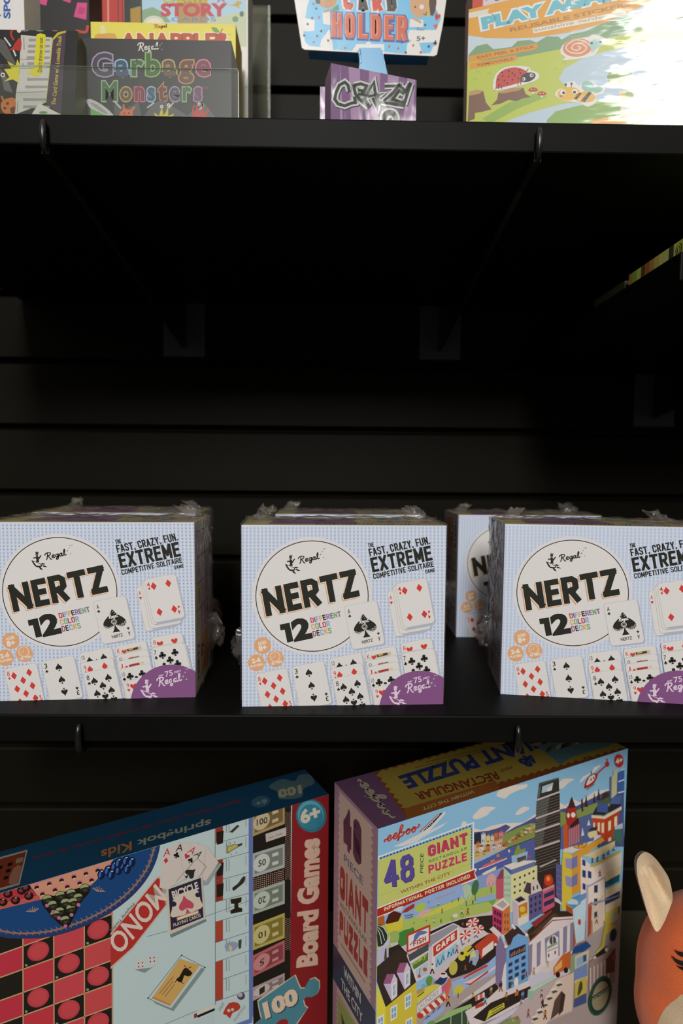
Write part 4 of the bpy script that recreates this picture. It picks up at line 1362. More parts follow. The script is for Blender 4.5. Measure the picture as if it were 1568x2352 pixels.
    a.lines('7a96c0', [[(410, 365), (530, 350)], [(415, 395), (530, 375)], [(430, 425), (520, 405)]], 14); a.lines('26303c', [[(410, 380), (530, 362)], [(420, 410), (525, 390)]], 8)
    # curved street, plaza and little figures
    a.poly('c0b4b8', [(780, 560), (1000, 470), (1300, 390), (1568, 330), (1800, 200), (1800, 900), (900, 1300), (300, 900), (200, 760), (330, 740), (600, 700)])
    a.poly(DK, [(760, 600), (1000, 490), (1200, 425), (1450, 385), (1700, 360), (1700, 600), (1450, 640), (1160, 520), (1085, 480), (770, 650)], 0)
    a.poly('c8bcb8', [(1165, 560), (1420, 520), (1568, 620), (1400, 740), (1280, 790), (1200, 860), (1165, 800)])
    a.poly(DK, [(960, 1160), (1160, 930), (1400, 730), (1700, 560), (1700, 960), (1300, 1170), (1060, 1250)])
    a.poly('3f7c34', [(320, 640), (400, 580), (480, 560), (540, 545), (540, 700), (380, 800), (330, 790)], 3); a.poly('367434', [(270, 630), (330, 610), (325, 680), (270, 700)])
    a.poly('93a85a', [(210, 610), (320, 590), (330, 720), (205, 750)], 2)
    a.poly(DK, [(190, 830), (330, 770), (450, 900), (420, 960), (190, 960)])
    # domed glass hall at the left edge
    a.poly('26302a', [(40, 500), (110, 530), (170, 620), (150, 760), (40, 800)], 2)
    a.lines('cfcac4', [[(45, 505), (120, 540), (180, 640)], [(45, 535), (100, 600), (135, 720)], [(45, 570), (75, 660), (95, 770)]], 9)
    a.poly('b4b6c8', [(30, 830), (120, 780), (190, 680), (205, 630), (215, 690), (190, 780), (60, 880)]); a.poly('b0acc0', [(30, 860), (190, 780), (190, 960), (30, 1080)])
    a.poly('4a4434', [(125, 990), (140, 840), (160, 820), (165, 970)])
    # yellow house, dark roof, dormers
    a.poly('c4b23c', [(25, 1310), (150, 1640), (575, 1280), (580, 2100), (25, 2100)]); a.poly('d2c43e', [(25, 1310), (150, 1640), (140, 2100), (25, 2100)])
    a.poly('352a24', [(30, 1080), (320, 830), (420, 880), (575, 1290), (150, 1640), (28, 1290)])
    for x, y in ((0, 0), (-180, 155)):
        a.poly('8f5474', [(295 + x, 1160 + y), (345 + x, 1030 + y), (445 + x, 1022 + y), (395 + x, 1165 + y)])
        a.poly('b9a8c4', [(300 + x, 1165 + y), (400 + x, 1160 + y), (410 + x, 1400 + y)]); a.poly('c9b8c8', [(395 + x, 1165 + y), (445 + x, 1022 + y), (490 + x, 1100 + y), (488 + x, 1330 + y), (410 + x, 1400 + y)])
        a.poly('d9d4cc', [(412 + x, 1180 + y), (475 + x, 1130 + y), (475 + x, 1320 + y), (415 + x, 1365 + y)])
        a.poly('6f9ab4', [(426 + x, 1190 + y), (462 + x, 1160 + y), (462 + x, 1310 + y), (428 + x, 1335 + y)]); a.line('d9d4cc', [(444 + x, 1170 + y), (445 + x, 1325 + y)], 6); a.line('d9d4cc', [(424 + x, 1262 + y), (464 + x, 1232 + y)], 6)
    for x, y in ((410, 1490), (215, 1650), (425, 1825), (30, 1790)):
        a.poly('d9d4cc', [(x, y), (x + 95, y - 55), (x + 90, y + 130), (x + 5, y + 195)])
        for i in range(2):
            for j in range(2):
                a.poly('7a9ab8', [(x + 16 + i * 36, y + 16 + j * 78 - i * 20), (x + 44 + i * 36, y + j * 78 - i * 20), (x + 44 + i * 36, y + 62 + j * 78 - i * 20), (x + 16 + i * 36, y + 80 + j * 78 - i * 20)])
    # market, cafe
    a.poly('8f8c98', [(560, 860), (760, 660), (1085, 490), (1165, 520), (800, 780), (470, 1010)])
    a.line('d6d0cc', [(770, 640), (1085, 485), (1165, 520)], 12); a.poly('4a4a4c', [(460, 920), (740, 760), (740, 850), (480, 1010)])
    a.poly('d2c9c8', [(790, 780), (1170, 520), (1165, 760), (830, 1120), (790, 1100)])
    a.poly('b5382a', [(805, 800), (1135, 565), (1135, 700), (810, 945)]); a.cond('d9cfc4', 'CAFE', (848, 880), (1105, 690), (846, 800), 20, .3)
    a.poly('8fb8cc', [(830, 950), (975, 840), (975, 1010), (832, 1110)]); a.poly('8fb8cc', [(990, 860), (1130, 740), (1120, 900), (995, 985)])
    a.lines('2f4c6c', [[(850, 1080), (870, 980), (890, 1040), (900, 1060)], [(910, 1040), (940, 920), (955, 990)], [(1005, 950), (1020, 880), (1040, 900)], [(1050, 930), (1080, 830), (1090, 900)]], 14)
    a.poly('c8c4c4', [(480, 1010), (745, 850), (745, 1190), (570, 1290)]); a.poly('54703c', [(500, 1040), (735, 880), (735, 990), (540, 1120)]); a.text('a8b64c', 'ocery', (512, 1092), (720, 960), (508, 1032), off=.03, shear=.2)
    a.poly('a4b8c0', [(560, 1130), (735, 1010), (730, 1180), (580, 1250)]); a.disc('b84a54', 612, 1210, 22, 26); a.disc('b8503c', 690, 1118, 30, 28); a.line('4c7a3c', [(612, 1180), (625, 1100)], 10)
    # fish hoarding
    a.poly('b23a2a', [(440, 630), (765, 495), (765, 750), (435, 890)]); a.poly('d6cdc8', [(462, 655), (742, 535), (742, 725), (462, 850)])
    a.poly('5d6c9c', [(480, 775), (530, 720), (550, 640), (620, 585), (720, 595), (700, 620), (620, 650), (590, 690), (530, 740), (490, 785)], 3)
    a.cond('9c3a34', 'FISH', (530, 800), (706, 722), (526, 730), 14, .3)
    a.lines('2a2826', [[(455, 890), (460, 930)], [(600, 820), (600, 850)], [(730, 770), (730, 800)]], 7)
    # umbrellas
    for x, y, rx, ry in ((1350, 470, 92, 62), (1430, 565, 78, 62), (1250, 640, 82, 70)):
        for k in range(12):
            t0, t1 = k * pi / 6 - .3, (k + 1) * pi / 6 - .3
            a.poly('b83a30' if k % 2 else 'd9cfc8', [(x, y), (x + rx * cos(t0), y + ry * sin(t0) - .3 * rx * cos(t0)), (x + rx * cos(t1), y + ry * sin(t1) - .3 * rx * cos(t1))])
    a.lines('4a68a0', [[(1190, 700), (1210, 780), (1240, 760)], [(1290, 740), (1310, 700)], [(1370, 680), (1400, 650), (1430, 680)]], 16)
    # taxi and ice cream van
    a.poly('c4b83c', [(1150, 960), (1190, 880), (1270, 800), (1340, 800), (1370, 860), (1300, 920), (1210, 1000)], 3); a.disc('2c2620', 1205, 895, 26, 22); a.disc('2c2620', 1265, 955, 20, 26); a.poly('2c2a28', [(1265, 880), (1340, 805), (1365, 815), (1290, 880)])
    a.poly('b5402a', [(1375, 800), (1568, 640), (1700, 580), (1700, 760), (1470, 980), (1440, 900)]); a.poly('d6ccc4', [(1490, 840), (1640, 720), (1640, 830), (1480, 950)])
    a.poly('8f9fb8', [(1300, 1020), (1330, 850), (1430, 850), (1440, 960), (1390, 1070)]); a.poly('c8c07c', [(1320, 900), (1370, 850), (1400, 940), (1310, 960)]); a.disc('26221e', 1330, 1020, 20, 26)
    # pool and boat-shaped stand
    a.poly('8fa8d0', [(1060, 1290), (1300, 1180), (1568, 1020), (1700, 900), (1700, 1150), (1330, 1330), (1080, 1500)])
    a.poly('ccc2bc', [(1220, 1310), (1568, 1140), (1700, 1040), (1700, 1080), (1330, 1330)]); a.poly('b83c34', [(1220, 1230), (1400, 1120), (1540, 1050), (1568, 1070), (1320, 1200), (1230, 1250)]); a.poly('b8392e', [(1220, 1310), (1320, 1310), (1568, 1130), (1568, 1160), (1320, 1335)])
    a.lines('8a9478', [[(1290 + i * 44, 1270 - i * 26), (1320 + i * 44, 1220 - i * 26)] for i in range(6)], 14)
    a.disc('b3ac4c', 1085, 1100, 58, 100, 8); a.disc('beb24c', 1155, 1395, 78, 62, -40); a.line('5a4030', [(1150, 1440), (1150, 1510)], 10)
    a.poly('c8bcbc', [(1000, 1700), (1568, 1280), (1700, 1180), (1700, 1300), (1420, 1460), (1100, 1620), (900, 1800)])
    # laundry
    a.poly('c6bc4a', [(580, 1420), (800, 1330), (920, 1330), (700, 1500), (580, 1600)], 0); a.poly('5d8a3c', [(710, 1260), (760, 1210), (800, 1240), (770, 1340), (720, 1340)], 2)
    a.poly('b98a3a', [(580, 1420), (680, 1370), (690, 1410), (590, 1470)]); a.line('302820', [(590, 1500), (680, 1430)], 12); a.poly('7aa0b0', [(650, 1330), (690, 1330), (690, 1400), (660, 1400)])
    a.poly('d0c8c6', [(580, 1630), (920, 1330), (925, 1440), (585, 1720)]); a.text('a89ca0', 'LAUNDRY', (598, 1688), (890, 1448), (592, 1630), off=.03)
    for i in range(10):
        x, y = 585 + i * 38, 1740 - i * 30
        a.poly('b4382c' if i % 2 == 0 else 'd6cac2', [(x, y), (x + 40, y - 32), (x + 95, y + 30), (x + 55, y + 64)])
    a.disc('b4382c', 628, 1760, 44, 38); a.poly('8fa4cc', [(660, 1830), (960, 1600), (960, 1680), (700, 1900), (660, 1900)]); a.lines('3a5684', [[(710, 1800), (730, 1760), (760, 1770)], [(800, 1720), (830, 1650)], [(870, 1670), (900, 1620)]], 12)
    a.poly('2a3560', [(815, 1310), (910, 1220), (1010, 1230), (960, 1310), (920, 1335)]); a.poly('c8604a', [(930, 1400), (1000, 1290), (1040, 1220), (1050, 1330), (1000, 1500), (985, 1600), (965, 1400)]); a.poly('c4547a', [(920, 1370), (990, 1310), (1000, 1370), (930, 1440)])
    a.disc('d0c8c0', 950, 1195, 52, 44); a.disc('5a2c20', 945, 1178, 34, 14)
    # street with trolley bus
    a.poly(DK, [(600, 2150), (1000, 1720), (1330, 1520), (1700, 1280), (1700, 1600), (1300, 1900), (1200, 2100)])
    a.poly('8fae6c', [(830, 1830), (1060, 1680), (1330, 1590), (1340, 1640), (1150, 1720), (840, 1880)]); a.poly('3a4a38', [(835, 1860), (1330, 1640), (1340, 2100), (760, 2100)]); a.poly('6d8a54', [(640, 2000), (740, 1840), (830, 1850), (830, 2100), (640, 2100)], 2)
    a.lines('9ab08a', [[(1200, 1690), (1200, 1900)], [(1280, 1650), (1280, 1900)], [(1050, 1740), (1045, 1880)]], 12)
    # little people
    for x, y, h, c, d in ((880, 210, 60, 'd0c8c4', '3a4a6c'), (930, 310, 70, 'b83a2c', '2e5a5c'), (710, 430, 60, 'c8a89c', '8f3a2c'), (820, 450, 70, 'cfc4bc', '2e6a5c'), (915, 450, 60, '2c3a2c', '2c3a2c'), (540, 480, 36, '24342c', '24342c'), (745, 190, 36, '24303c', '24303c'), (1355, 190, 60, '26221e', '26221e'), (1285, 320, 110, 'a85434', '8a2c3c'), (1200, 320, 80, 'cfc6c0', '4a4440'), (790, 1110, 150, 'cfc6be', '1e1a18'), (1130, 840, 120, 'c4847c', '3a3438'), (1215, 500, 70, 'b8604a', '4a3a20'), (1250, 1090, 80, 'b03a34', '8f6a58'), (1010, 1560, 150, 'b8803a', '1e1a18'), (1350, 1500, 120, 'b8a83c', '1e1a18'), (1515, 1560, 110, '6a90b4', '3a4a6c')):
        a.disc('6a4434', x + h * .04, y - h * .42, h * .09, n=9); a.poly(c, [(x - h * .12, y - h * .3), (x + h * .14, y - h * .34), (x + h * .1, y + h * .05), (x - h * .12, y + h * .06)])
        a.lines(d, [[(x, y), (x - h * .16, y + h * .48)], [(x + h * .02, y), (x + h * .18, y + h * .45)]], h * .1)
    a.poly('d0c8c0', [(1070, 400), (1090, 350), (1150, 350), (1140, 400)]); a.ring('4a4440', 1075, 420, 22, 22, 5, 16); a.ring('4a4440', 1210, 375, 22, 22, 5, 16)

    # ---- right half, towards the far edge
    B2()
    a.poly('cfc2c0', [(180, 1260), (340, 1110), (640, 1020), (900, 900), (1000, 1000), (820, 1140), (560, 1290), (300, 1440), (0, 1560), (-60, 1400)])
    a.poly(DK, [(20, 1460), (200, 1310), (560, 1160), (850, 1010), (850, 1050), (600, 1240), (300, 1400), (130, 1500)])
    a.poly('bcbcc8', [(560, 1040), (830, 960), (1000, 1000), (840, 1060), (600, 1180)])
    a.poly('c4beca', [(140, 1530), (560, 1300), (620, 1310), (240, 1533)])
    a.poly('b3a2a2', [(520, 1300), (850, 1060), (1030, 1010), (1010, 1400), (700, 1540), (240, 1640)])
    # tall yellow-green block at the back
    a.poly('a8bfa4', [(320, 30), (395, 50), (395, 410), (325, 280)]); a.poly('cccb92', [(395, 50), (660, 0), (660, 250), (500, 400), (395, 410)])
    LM()
    a.poly('d3cbc0', [(870, 830), (1080, 760), (1290, 760), (1285, 790), (970, 880)]); a.poly('5f6c98', [(968, 880), (1280, 770), (1275, 830), (968, 945)]); a.poly('cdcb96', [(965, 945), (1302, 820), (1302, 1080), (1120, 1200), (965, 1300)]); a.poly('a9bfa6', [(860, 840), (968, 945), (968, 1400), (860, 1250)])
    a.polys('33352c', [[(x, y), (x + 24, y - 9), (x + 24, y + 18), (x, y + 28)] for i, x in enumerate((1000, 1068, 1130, 1188, 1242)) for y in (995 - i * 26, 1085 - i * 26, 1165 - i * 26) if not (i > 2 and y > 1000)])
    a.polys('8aa08c', [[(x, y), (x + 16, y + 8), (x + 16, y + 40), (x, y + 30)] for x in (876, 906, 934) for y in (960, 1040, 1120, 1190)])
    a.poly('8faec4', [(970, 700), (1180, 640), (1170, 740), (1080, 780), (975, 790)]); a.poly('4a4a40', [(1040, 730), (1160, 690), (1160, 740), (1050, 790)]); a.poly('7c8c44', [(1000, 690), (1030, 600), (1060, 550), (1090, 620), (1140, 600), (1150, 640), (1060, 680)], 2); a.disc('b04a4a', 1200, 710, 18)
    a.poly('b85060', [(775, 1000), (870, 960), (870, 1250), (775, 1260)]); a.poly('8f3a4a', [(830, 900), (870, 860), (870, 990), (780, 1000)])
    B2()
    a.poly('d6cdc6', [(215, 345), (320, 265), (390, 335), (320, 400)]); a.poly('a89c98', [(255, 335), (320, 290), (365, 335), (320, 375)])
    a.poly('b0385c', [(215, 350), (318, 402), (315, 640), (218, 560)]); a.poly('c2703a', [(318, 402), (388, 340), (398, 590), (320, 640)])
    a.polys('3a1e30', [[(x, y), (x + 18, y + 8), (x + 18, y + 52), (x, y + 42)] for x, dy in ((232, 0), (258, 14), (284, 28)) for y in (385 + dy, 460 + dy, 528 + dy)])
    a.polys('8a4a24', [[(x, y), (x + 14, y - 12), (x + 14, y + 20), (x, y + 32)] for x in (334, 362) for y in (430, 500, 570)])
    a.poly('cfc6c2', [(185, 580), (225, 550), (320, 640), (400, 590), (420, 620), (290, 680)])
    a.poly('c4bcc0', [(415, 290), (500, 240), (580, 290), (470, 330)]); a.poly('d2cac4', [(465, 330), (580, 285), (580, 500), (470, 560)]); a.poly('b3abb8', [(415, 290), (467, 330), (470, 560), (420, 520)]); a.poly('30271f', [(440, 285), (500, 250), (545, 285), (480, 312)])
    a.poly('b8742c', [(475, 345), (565, 305), (565, 430), (478, 470)]); a.disc('d0b040', 515, 380, 30); a.poly('c8c04a', [(500, 440), (560, 415), (560, 440), (500, 460)])
    a.poly('c8bcb6', [(540, 130), (660, 80), (712, 190), (600, 240), (525, 210)]); a.poly('4a3a38', [(525, 205), (560, 110), (600, 120), (600, 235)]); a.lines('3a3238', [[(585 + i * 38, 165 - i * 14), (590 + i * 38, 205 - i * 14)] for i in range(3)], 14)
    a.poly('5b5580', [(575, 245), (712, 190), (712, 420), (580, 500)]); a.polys('2a2a40', [[(x, y), (x + 18, y - 8), (x + 18, y + 24), (x, y + 34)] for i, x in enumerate((592, 636, 680)) for y in (270 - i * 18, 335 - i * 18, 395 - i * 18)])
    a.poly('b8546c', [(715, 190), (835, 140), (835, 350), (715, 420)]); a.polys('2c3050', [[(730, y), (830, y - 46), (830, y), (730, y + 44)] for y in (230, 310)]); a.poly('6a2c20', [(720, 170), (730, 40), (800, 20), (835, 130)]); a.disc('c03a24', 775, 90, 44, 56); a.disc('d09038', 772, 75, 18, 24); a.poly('c08a88', [(718, 180), (832, 130), (832, 155), (718, 208)])
    a.poly('c3bac0', [(835, 260), (920, 300), (920, 345), (840, 300)])
    # purple and blue high walls, yellow tower with helipad
    a.poly('56588a', [(850, -80), (910, -60), (910, 320), (850, 250)]); a.lines('7c7ca4', [[(852, y), (908, y + 22)] for y in (-20, 40, 100, 160, 220)], 4)
    a.poly('cbb13c', [(908, -120), (1000, -60), (945, 390), (908, 390)]); a.poly('c98f34', [(1000, -60), (1095, -140), (1095, 210), (1000, 250)]); a.poly('d0bd44', [(908, 180), (1000, 120), (1000, 250), (945, 300), (945, 390), (908, 390)])
    a.polys('8e90b8', [[(940, y + 20), (998, y), (998, y + 150), (940, y + 130)] for y in (20,)]); a.polys('6d70a0', [[(1000, y), (1070, y - 50), (1070, y + 90), (1000, y + 150)] for y in (20,)])
    L7()
    a.poly('d0bb40', [(905, 990), (985, 1030), (985, 1520), (895, 1520)]); a.poly('cb9436', [(985, 1030), (1060, 980), (1270, 860), (1280, 900), (1070, 1050), (1060, 1350), (985, 1390)])
    a.poly('cfc4bc', [(905, 980), (1000, 930), (1200, 850), (1270, 850), (1080, 970), (985, 1010), (910, 1000)]); a.disc('c9a03c', 1060, 935, 62, 32, -12); a.ring('a04a28', 1060, 935, 62, 32, 7, 40, -12); a.text('a04a28', 'H', (1042, 958), (1080, 940), (1038, 926), off=.05)
    a.poly('8f90b6', [(925, 1060), (980, 1060), (980, 1160), (930, 1140)]); a.poly('6f74a4', [(982, 1060), (1035, 1030), (1035, 1130), (982, 1160)]); a.poly('8f90b6', [(925, 1215), (980, 1230), (980, 1320), (930, 1300)]); a.poly('6f74a4', [(982, 1230), (1035, 1190), (1035, 1290), (982, 1320)])
    # clock tower, red hall and hillside
    a.poly('7c8c4a', [(885, 640), (960, 660), (1100, 600), (1220, 560), (1330, 520), (1330, 660), (1060, 730), (885, 780)]); a.poly('4f5f8c', [(885, 780), (960, 730), (1200, 640), (1180, 900), (880, 980)])
    a.polys('3c2a2c', [[(1075, 640), (1072, 540), (1085, 520), (1092, 640)], [(1100, 600), (1118, 490), (1134, 600)], [(1180, 560), (1190, 470), (1202, 560)], [(1215, 540), (1230, 430), (1245, 540)], [(1250, 540), (1275, 470), (1320, 470), (1320, 540)]])
    a.poly('4a5a38', [(1220, 560), (1330, 500), (1330, 560), (1220, 600)])
    a.poly('b8562a', [(905, 760), (950, 740), (950, 970), (910, 960)]); a.poly('8c3448', [(945, 780), (1055, 730), (1055, 900), (950, 960)]); a.lines('c4a0a4', [[(960 + i * 17, 795 - i * 8), (960 + i * 17, 950 - i * 8)] for i in range(6)], 6)
    a.poly('9c2c22', [(930, 690), (945, 590), (1015, 590), (1030, 690), (990, 760), (945, 770)]); a.poly('3a2020', [(960, 770), (1040, 690), (1050, 740), (980, 790)]); a.poly('40262c', [(945, 610), (985, 505), (1018, 600)]); a.disc('d8d0c4', 995, 668, 20, 24); a.disc('d8d0c4', 952, 672, 12, 22)
    a.polys('cfc6c0', [[(1068, 860), (1078, 780), (1095, 850)], [(1120, 765), (1135, 710), (1150, 760)]])
    a.poly('b83f22', [(1160, 700), (1280, 700), (1410, 630), (1390, 760), (1360, 880), (1280, 900), (1200, 800)]); a.poly('a83a20', [(1280, 700), (1412, 628), (1390, 780), (1350, 900), (1280, 910)]); a.poly('d0c2a4', [(1160, 670), (1270, 680), (1430, 590), (1430, 620), (1280, 705), (1160, 695)])
    a.poly('27262e', [(1170, 665), (1205, 600), (1330, 590), (1340, 560), (1430, 500), (1420, 590), (1270, 670)]); a.poly('40548a', [(1205, 640), (1220, 565), (1310, 565), (1305, 650)]); a.poly('4a6292', [(1320, 570), (1345, 500), (1430, 495), (1420, 570)])
    a.polys('d8caa0', [[(1175, 740), (1190, 735), (1190, 790), (1175, 790)], [(1215, 740), (1235, 735), (1235, 820), (1215, 810)], [(1250, 745), (1272, 735), (1272, 830), (1250, 830)], [(1310, 730), (1335, 715), (1335, 800), (1310, 815)], [(1365, 690), (1390, 675), (1390, 760), (1365, 775)], [(1310, 880), (1335, 865), (1338, 900), (1310, 910)]])
    a.poly('3d6658', [(1360, 800), (1432, 780), (1432, 930), (1380, 920), (1350, 880)]); a.poly('a9b0bc', [(1370, 770), (1440, 740), (1440, 790), (1370, 800)])
    a.poly('cfc490', [(1125, 830), (1205, 800), (1215, 850), (1150, 880), (1130, 860)]); a.poly('3a3038', [(1130, 810), (1160, 780), (1220, 775), (1200, 810)])
    a.poly('b8b48c', [(1355, 265), (1390, 250), (1388, 480), (1340, 520), (1325, 330), (1355, 310)]); a.poly('5c6a84', [(1325, 330), (1342, 320), (1340, 520), (1325, 520)]); a.poly('3a5c9a', [(1400, 290), (1455, 260), (1455, 470), (1390, 480)]); a.lines('d8d4d0', [[(1400, 370), (1455, 350)], [(1398, 470), (1455, 455)], [(1420, 270), (1455, 255)]], 10)
    # helicopter and age badge
    a.poly('9c2a22', [(1100, 420), (1130, 340), (1190, 300), (1225, 310), (1190, 390), (1120, 435)], 3); a.poly('d4cabc', [(1120, 400), (1150, 330), (1200, 310), (1190, 360), (1140, 400)], 2); a.line('a8302a', [(1200, 320), (1250, 270), (1310, 220)], 14); a.disc('a8302a', 1308, 215, 20, 26); a.poly('a8302a', [(1295, 175), (1310, 160), (1315, 210)])
    a.poly('d6d4cc', [(1055, 380), (1090, 330), (1180, 280), (1150, 310), (1075, 375)]); a.poly('d6d4cc', [(1170, 290), (1190, 245), (1252, 220), (1240, 240), (1185, 290)]); a.line('4a5a3a', [(1165, 280), (1165, 320)], 10); a.line('2c2c30', [(1120, 450), (1195, 395)], 6); a.polys('2f3a48', [[(1155, 360), (1165, 340), (1172, 350), (1160, 370)], [(1180, 335), (1190, 325), (1192, 345), (1182, 352)]])
    a.disc('b02c24', 1408, 183, 40, 60); a.text('e0d2c4', '4+', (1380, 210), (1438, 192), (1377, 168), off=.05)
    # white tower with balconies
    a.poly('d8cdc2', [(1065, 1045), (1190, 1150), (1280, 1240), (1280, 1620), (1060, 1620)]); a.poly('c9bb8c', [(1070, 1040), (1370, 900), (1370, 960), (1190, 1060), (1120, 1040)]); a.poly('d3c4b0', [(1180, 1140), (1430, 1000), (1430, 1130), (1280, 1240), (1190, 1180)]); a.poly('b3a648', [(1140, 1130), (1420, 990), (1425, 1010), (1165, 1140)])
    a.polys('2c3b6c', [[(1078, 1065), (1105, 1080), (1105, 1130), (1078, 1118)], [(1078, 1160), (1108, 1170), (1108, 1235), (1078, 1225)], [(1128, 1170), (1158, 1180), (1158, 1240), (1128, 1232)], [(1080, 1280), (1106, 1290), (1106, 1345), (1080, 1335)], [(1184, 1300), (1212, 1300), (1212, 1370), (1184, 1360)], [(1184, 1420), (1212, 1420), (1212, 1480), (1184, 1480)]])
    for i, (y, c) in enumerate(((1180, '205a6c'), (1330, '28386c'), (1470, '28386c'))):
        a.poly('cdbf96', [(1285, y + 10), (1430, y - 60), (1420, y + 20), (1285, y + 90)]); a.poly(c, [(1285, y + 90), (1415, y + 20), (1410, y + 85), (1285, y + 145)])
    for x, y, h, c in ((1170, 1080, 46, '8f4a3a'), (1215, 1065, 54, '3a7464'), (1270, 1040, 50, '6a3a34'), (1312, 1005, 46, '4a4a8c'), (1360, 970, 46, 'b08a7c'), (1228, 945, 40, '40382c'), (1235, 1195, 60, 'a84a30')):
        a.disc('5a3a2c', x, y - h * .42, h * .1, n=8); a.lines(c, [[(x, y - h * .3), (x, y + h * .1)], [(x - h * .25, y - h * .1), (x + h * .2, y - h * .2)]], h * .16); a.lines('4a3a30', [[(x, y + h * .1), (x - h * .2, y + h * .5)], [(x, y + h * .1), (x + h * .2, y + h * .45)]], h * .12)
    B2()
    # museum
    a.poly('33291f', [(560, 600), (790, 395), (980, 400), (1025, 445), (845, 460), (590, 690)]); a.poly('8c2f30', [(600, 520), (800, 385), (810, 400), (640, 560)]); a.lines('5c4a3c', [[(585 + i * 22, 640 - i * 6), (830 + i * 10, 420 + i * 4)] for i in range(5)], 5)
    a.poly('d3c9c6', [(575, 720), (620, 670), (820, 460), (1030, 450), (1010, 820), (830, 900), (600, 1060)]); a.poly('8c3a2c', [(585, 690), (810, 485), (1020, 470), (1020, 478), (815, 495), (590, 705)])
    a.poly('cfc4c4', [(620, 700), (830, 500), (1020, 490), (1020, 520), (720, 660)])
    a.polys('7d7c94', [[(655, 720), (698, 690), (690, 930), (655, 960)], [(735, 670), (880, 590), (885, 840), (745, 920)], [(920, 560), (960, 540), (955, 800), (915, 840)], [(990, 520), (1025, 505), (1015, 790), (985, 800)], [(575, 740), (612, 720), (605, 1010), (575, 1060)]])
    a.poly('d6cecc', [(755, 920), (755, 720), (790, 650), (830, 635), (870, 660), (870, 850)], 0); a.disc('3f4844', 815, 690, 34, 46); a.line('d6cecc', [(815, 640), (815, 740)], 6); a.poly('7c9a84', [(760, 750), (860, 700), (860, 725), (760, 780)]); a.line('9c4a3c', [(760, 800), (865, 755)], 7)
    a.polys('2c2c2c', [[(768, 825), (780, 820), (780, 855), (768, 860)], [(832, 795), (845, 790), (845, 825), (832, 830)]])
    a.poly('ccc2bc', [(690, 960), (880, 850), (890, 920), (760, 1010), (680, 1000)])
    # blue shop house and violet party wall
    a.poly('3a2a28', [(330, 640), (450, 545), (560, 620), (480, 700), (370, 740)]); a.poly('7a6c8c', [(248, 760), (290, 640), (350, 760), (350, 1180), (245, 1130)]); a.poly('d0c8c8', [(290, 1180), (330, 940), (350, 900), (350, 1190)])
    a.lines('a8c0d4', [[(300, 640), (345, 745)], [(470, 545), (560, 640)]], 14); a.disc('d6d0cc', 243, 730, 14); a.disc('d6d0cc', 347, 750, 16); a.disc('d6d0cc', 555, 635, 16); a.lines('d6d0cc', [[(405, 530), (440, 575)]], 24)
    a.poly('6a9cc8', [(350, 780), (390, 740), (420, 660), (470, 620), (520, 640), (570, 660), (570, 1090), (350, 1190)])
    a.poly('26264a', [(380, 790), (545, 725), (545, 800), (382, 868)]); a.lines('b08038', [[(398 + i * 17, 850 - i * 7.6), (400 + i * 17, 822 - i * 7.6 - (i % 3) * 7)] for i in range(9)], 8)
    a.polys('2c3658', [[(x, y), (x + 40, y - 18), (x + 40, y + 18), (x, y + 36)] for i, x in enumerate((372, 436, 502)) for y in (920 - i * 34, 990 - i * 34, 1055 - i * 34)])
    a.poly('d9d2ca', [(430, 1150), (430, 1080), (450, 1058), (470, 1070), (470, 1135)], 0); a.poly('3a3c44', [(372, 1110), (400, 1095), (400, 1160), (372, 1170)]); a.poly('3a3c44', [(500, 1040), (535, 1020), (535, 1070), (500, 1090)])
    # corner tower, scooter crane and arcades at the right
    a.poly('5c8fb8', [(945, 320), (1010, 270), (1150, 210), (1150, 260), (1010, 370)], 0); a.poly('b8cfe0', [(955, 320), (1000, 275), (1060, 290), (1060, 330)], 2); a.poly('a8542c', [(945, 330), (1015, 375), (1045, 690), (1020, 790), (1030, 440), (950, 390)])
    a.poly('b4cfd8', [(1012, 375), (1150, 280), (1130, 680), (1045, 720)]); a.disc('b8402c', 1080, 505, 16, 30); a.poly('a8a4b4', [(1150, 130), (1170, 130), (1165, 640), (1140, 680)]); a.poly('a44a2c', [(1170, 330), (1205, 300), (1195, 620), (1160, 660)])
    a.poly('c8bca8', [(1205, 330), (1320, 240), (1320, 540), (1210, 620)]); a.polys('2a3450', [[(1228, 150), (1262, 130), (1262, 200), (1228, 215)], [(1228, 280), (1258, 265), (1258, 330), (1228, 345)], [(1228, 410), (1258, 395), (1255, 455), (1228, 470)]])
    a.lines('8c8a94', [[(1170, 150), (1330, 60)], [(1180, 340), (1470, 240)], [(1195, 320), (1300, 290)]], 12)
    a.poly('c0b04c', [(1335, 420), (1470, 350), (1465, 480), (1340, 560)]); a.poly('9cac98', [(1390, 430), (1450, 400), (1445, 470), (1400, 500)])
    a.poly('9a928c', [(1180, 700), (1340, 590), (1470, 560), (1460, 720), (1240, 840), (1180, 880)]); a.disc('2a2830', 1425, 640, 34, 66, 12)
    a.poly('bfae3c', [(1235, 815), (1300, 740), (1330, 560), (1370, 440), (1385, 530), (1460, 540), (1400, 580), (1340, 640), (1330, 750), (1260, 810)], 0); a.poly('24201c', [(1215, 860), (1355, 740), (1365, 790), (1240, 880)]); a.disc('c8c0b8', 1235, 870, 16, 26); a.disc('c8c0b8', 1350, 780, 16, 22)
    a.poly('1f4a82', [(1000, 830), (1040, 750), (1150, 695), (1200, 745), (1120, 800)]); a.poly('a85a2c', [(1040, 750), (1090, 715), (1190, 690), (1150, 700)])
